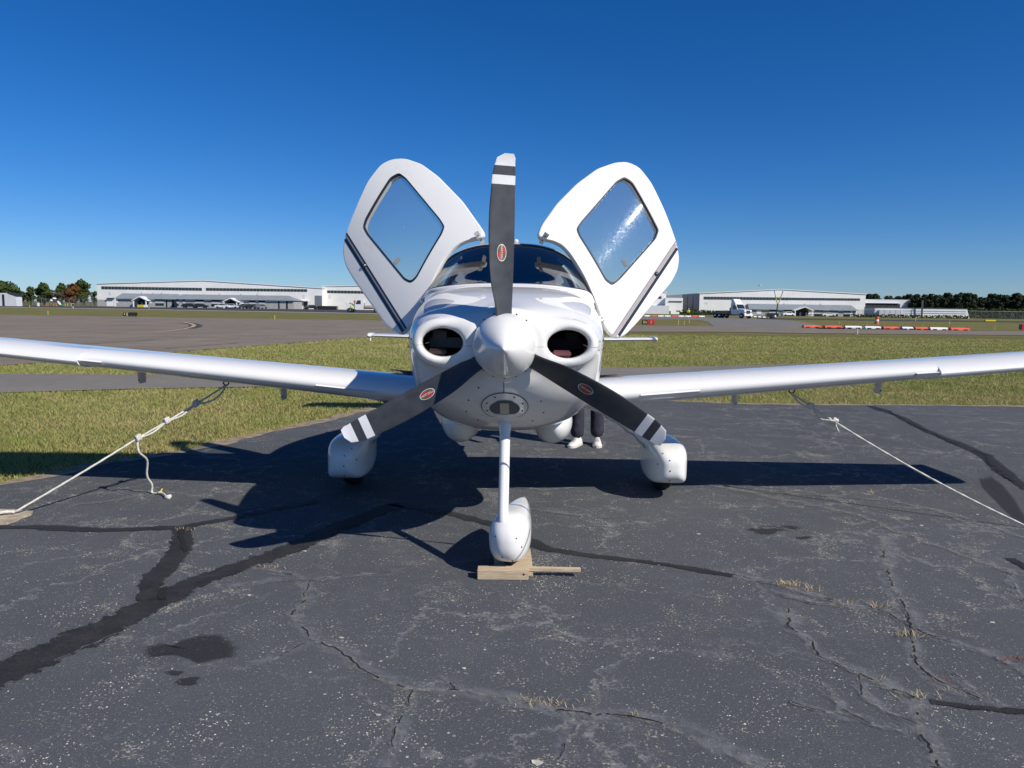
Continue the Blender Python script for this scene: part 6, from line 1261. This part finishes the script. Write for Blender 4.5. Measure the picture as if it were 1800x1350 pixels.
# --- fences
def fence(label, pxa, pxb, Y, h, n, top=True):
    xa = XZ(pxa, 540, Y)[0]; xb = XZ(pxb, 540, Y)[0]; t = thing('chain_link_fence', label, 'fence', (xa, Y, 0)); p0 = None
    for i in range(n+1):
        if p0 is None: mb = MB(); mb.tube([(0, 0, 0), (0, 0, h)], 0.05, 6); p0 = mb.build('post', M_post, t); ob = p0
        else: ob = p0.copy(); COL.objects.link(ob); ob.parent = t
        ob.location = ((xb-xa)*i/n, 0, 0)
    mb = MB(); mb.add([(0, 0.06, 0.05), (xb-xa, 0.06, 0.05), (xb-xa, 0.06, h-0.05), (0, 0.06, h-0.05)], [(0, 1, 2, 3)]); mb.build('wire_mesh', M_mesh, t); mb = MB(); mb.tube([(0, 0, h), (xb-xa, 0, h)], 0.035, 6); mb.build('rail', M_post, t)
fence('dark chain link fence between the small shed and the left hangar', 57, 171, 236, 2.3, 14); fence('paler chain link fence running behind the small shed', 25, 60, 300, 2.4, 6); fence('chain link fence before the low white hall and shed', 1508, 1584, 226, 2.3, 8); fence('chain link fence along the foot of the pines', 1705, 1830, 240, 2.4, 12)
# --- playground by the fence
c = G(105, 537.2); c = Vector((XZ(105, 536, 220)[0], 220, 0)); pg = thing('play_structure', 'white slide with green foot and orange frames by the fence', 'play equipment', c); k_ = 220/FPX
mb = MB(); mb.prism([(-6*k_, 0, 8.5*k_), (-4*k_, 0, 9.5*k_), (2.5*k_, 0, 1.5*k_), (1*k_, 0, 1.5*k_)], (0, 0.6, 0)); mb.build('slide', M_barw, pg); mb = MB(); mb.box((4*k_, 0, 1.6*k_), (6*k_, 1.0, 3.0*k_), bev=0.08); mb.build('slide_foot', M_green, pg); mb = MB(); mb.ellipsoid((-9*k_, 0, 13.5*k_), (3.5*k_, 0.5, 1.8*k_), 12, 8); mb.ellipsoid((-14*k_, 0, 10*k_), (2.6*k_, 0.5, 2*k_), 12, 8); mb.build('roof', M_barw, pg, True); mb = MB(); mb.box((-9*k_, 0, 8.3*k_), (11*k_, 0.8, 0.7*k_)); mb.build('deck', M_wdk, pg)
for q in (-24, -20.5, -10.5, -5.5, 9.5, 14, 20): mb = MB(); mb.box((q*k_, 0, 2.6*k_), (0.9*k_, 0.12, 5.2*k_)); mb.build('frame_post', pmat('orange_post', (0.55, 0.25, 0.06), 0.6) if q < 0 else M_marker, pg)
mb = MB(); mb.box((22*k_, 0, 5*k_), (6*k_, 0.12, 0.6*k_)); mb.build('frame_bar', M_barw, pg)
tag(pbox(None, 'equipment_box', M_trim, 65, 532, 68, 535.8, 216, 0.4, 0), 'small white box standing before the fence', 'box')
# dark containers between hangars
ct = tag(pbox(None, 'stacked_material', M_cark, 558, 537.5, 592, 544.5, 236, 2.0, 0), 'low dark row of stacked material between the left hangars', 'stack')
hg = tag(pbox(None, 'hedge', M_hedge, 1196, 548, 1312, 556, 236, 1.5, 0), 'low dark hedge before the right hangar', 'hedge')
# --- trees
def leafmat(name, a, b_):
    k = NT(name); at = k.n('ShaderNodeVertexColor', layer_name='tint'); oi = k.n('ShaderNodeObjectInfo'); c = k.mix(oi.outputs['Random'], a, b_); c = k.mix(1.0, c, at.outputs[0], 'MULTIPLY'); k.set(k.b.inputs['Base Color'], c); k.b.inputs['Roughness'].default_value = 0.75; k.b.inputs['Specular IOR Level'].default_value = 0.15
    return k.m
M_leafA = leafmat('broadleaf_green', (0.040, 0.060, 0.018), (0.055, 0.070, 0.022)); M_leafP = leafmat('pine_green', (0.022, 0.034, 0.014), (0.036, 0.046, 0.020)); M_leafR = leafmat('autumn_red', (0.12, 0.055, 0.022), (0.10, 0.06, 0.022)); M_leafB = leafmat('bare_twig_grey', (0.10, 0.085, 0.065), (0.09, 0.08, 0.06))
def crown_mesh(n, seed, rx, rz, z0, lobes, size, gap=0.15):
    rng = np.random.default_rng(seed); L_ = []
    for i in range(lobes):
        a = rng.random()*6.28; f = rng.random(); zz = z0+rz*2*(0.12+0.8*f); rad = rx*0.62*math.sqrt(max(0.05, 1-(2*f-0.9)**2)) ; L_.append((rad*math.cos(a)*rng.random()**0.5, rad*math.sin(a)*rng.random()**0.5, zz, rx*(0.30+0.22*rng.random())))
    V = np.zeros((n, 4, 3)); T = np.zeros((n, 4))
    for i in range(n):
        l = L_[rng.integers(lobes)]; d = rng.normal(size=3); d /= np.linalg.norm(d); r_ = l[3]*(0.55+0.5*rng.random()**0.6); c = np.array(l[:3])+d*r_*np.array((1, 1, 0.8)); nrm = d+rng.normal(size=3)*0.5; nrm /= np.linalg.norm(nrm); a = np.cross(nrm, rng.normal(size=3)); a /= np.linalg.norm(a); b_ = np.cross(nrm, a); s = size*(0.5+0.8*rng.random()); V[i] = [c-a*s-b_*s*0.6, c+a*s-b_*s*0.5, c+a*s*0.8+b_*s*0.6, c-a*s*0.7+b_*s*0.5]; T[i] = 0.6+0.8*rng.random()
    F = [(4*i, 4*i+1, 4*i+2, 4*i+3) for i in range(n)]; t = np.repeat(T.reshape(-1, 1), 3, 1); return V.reshape(-1, 3), F, np.c_[t, np.ones(len(t))]
def tree(name, label, loc, h, rx, mat, seed, n=1500, group=None, trunk_h=0.25, size=None, cat='tree'):
    t = thing(name, label, cat, loc, 0, group); z0 = h*trunk_h; V, F, T = crown_mesh(n, seed, rx, (h-z0)/2, z0, 16, size or rx*0.13); mesh_obj('crown', V, F, mat, t, tint=T); rr2 = random.Random(seed); mb = MB(); mb.tube([(0, 0, 0), (0.1, 0, z0), (0.0, 0.1, h*0.75)], [rx*0.10, rx*0.07, 0.03], 8)
    for i in range(5): a = rr2.uniform(0, 6.28); zz = z0+(h-z0)*rr2.uniform(0.05, 0.5); mb.tube([(0, 0, zz), (rx*0.6*math.cos(a), rx*0.6*math.sin(a), zz+h*0.18)], [rx*0.045, 0.03], 6)
    mb.build('trunk', M_bark, t, True); return t
def ptree(name, label, px, ytop_, wpx, Y, mat, seed, **kw):
    x, z = XZ(px, ytop_, Y); return tree(name, label, (x, Y, 0), z, wpx*0.56*Y/FPX, mat, seed, trunk_h=0.14, **kw)
ptree('broadleaf_tree', 'large dark green tree behind the small shed', 5, 497, 44, 292, M_leafA, 1); ptree('broadleaf_tree', 'small round green tree right of the small shed', 35, 512, 20, 306, M_leafA, 2); ptree('broadleaf_tree', 'slender green tree with ragged outline left of the fence', 53, 505, 19, 299, M_leafA, 3)
ptree('broadleaf_tree', 'broad dark green tree behind the fence', 77, 500, 30, 301, M_leafA, 4); ptree('broadleaf_tree', 'tall green tree behind the play structure', 107, 498, 22, 326, M_leafA, 5); ptree('autumn_tree', 'tree turning rusty red behind the fence', 127, 501, 32, 292, M_leafR, 6); ptree('broadleaf_tree', 'tallest dark green tree beside the left hangar', 145, 495, 30, 319, M_leafA, 7); ptree('bare_shrub', 'greyish half-bare shrub behind the play structure', 99, 511, 18, 278, M_leafB, 8, n=500); ptree('broadleaf_tree', 'low green tree tucked against the left hangar', 165, 511, 16, 310, M_leafA, 9, n=500)
protos = [tree('pine_tree', 'dark green pine in the wood at the right edge', (0, 0, 0), 10.0, 3.0, M_leafP, 30+i, n=1300, group='pines behind the white shed', trunk_h=0.10, size=0.42) for i in range(5)]
rr2 = random.Random(5); k_ = 0; spots = []
for px in range(1515, 1850, 11): spots.append((px+rr2.uniform(-4, 4), 278+rr2.uniform(-4, 4), 1.0))
for px in range(1610, 1850, 13): spots.append((px+rr2.uniform(-4, 4), 254+rr2.uniform(-3, 3), 0.86))
for (px, Y, hs) in spots:
    yt = float(np.interp(px, [1515, 1545, 1575, 1620, 1680, 1720, 1760, 1800, 1850], [519, 516.5, 517, 517.5, 515, 517, 512.5, 514, 515]))+rr2.uniform(-2, 3.0); x, z = XZ(px, yt, 278); z = z*hs*Y/278
    o = protos[k_] if k_ < 5 else copy_tree(protos[rr2.randrange(5)]); k_ += 1; o.location = (x*Y/278, Y, 0); s = z/10.0; o.scale = (s*rr2.uniform(0.9, 1.25), s*1.1, s); o.rotation_euler = (0, 0, rr2.uniform(0, 6.28))
V, F, T = crown_mesh(2600, 77, 1.0, 0.5, 0, 60, 0.45); rng = np.random.default_rng(8)
def undergrowth(px0, px1, Y, h, n, label):
    x0, x1 = XZ(px0, 550, Y)[0], XZ(px1, 550, Y)[0]; V = np.zeros((n, 4, 3)); T = np.zeros((n, 4))
    for i in range(n):
        c = np.array([x0+(x1-x0)*rng.random(), Y+rng.normal()*1.2, h*rng.random()**1.4]); a = rng.normal(size=3); a /= np.linalg.norm(a); b_ = np.cross(a, rng.normal(size=3)); b_ /= np.linalg.norm(b_); s = 0.2+0.25*rng.random(); V[i] = [c-a*s, c+b_*s*0.6, c+a*s, c-b_*s*0.6]; T[i] = 0.6+0.9*rng.random()
    t = np.repeat(T.reshape(-1, 1), 3, 1); o = mesh_obj('undergrowth', V.reshape(-1, 3), [(4*i, 4*i+1, 4*i+2, 4*i+3) for i in range(n)], M_leafA, tint=np.c_[t, np.ones(len(t))]); tag(o, label, 'undergrowth', kind='stuff')
undergrowth(1700, 1850, 246, 3.4, 2500, 'dark undergrowth along the foot of the pines'); undergrowth(1500, 1700, 226, 0.9, 900, 'low weeds along the foot of the long white shed'); undergrowth(1200, 1316, 233, 1.4, 1200, 'low weeds along the dark hedge before the right hangar')
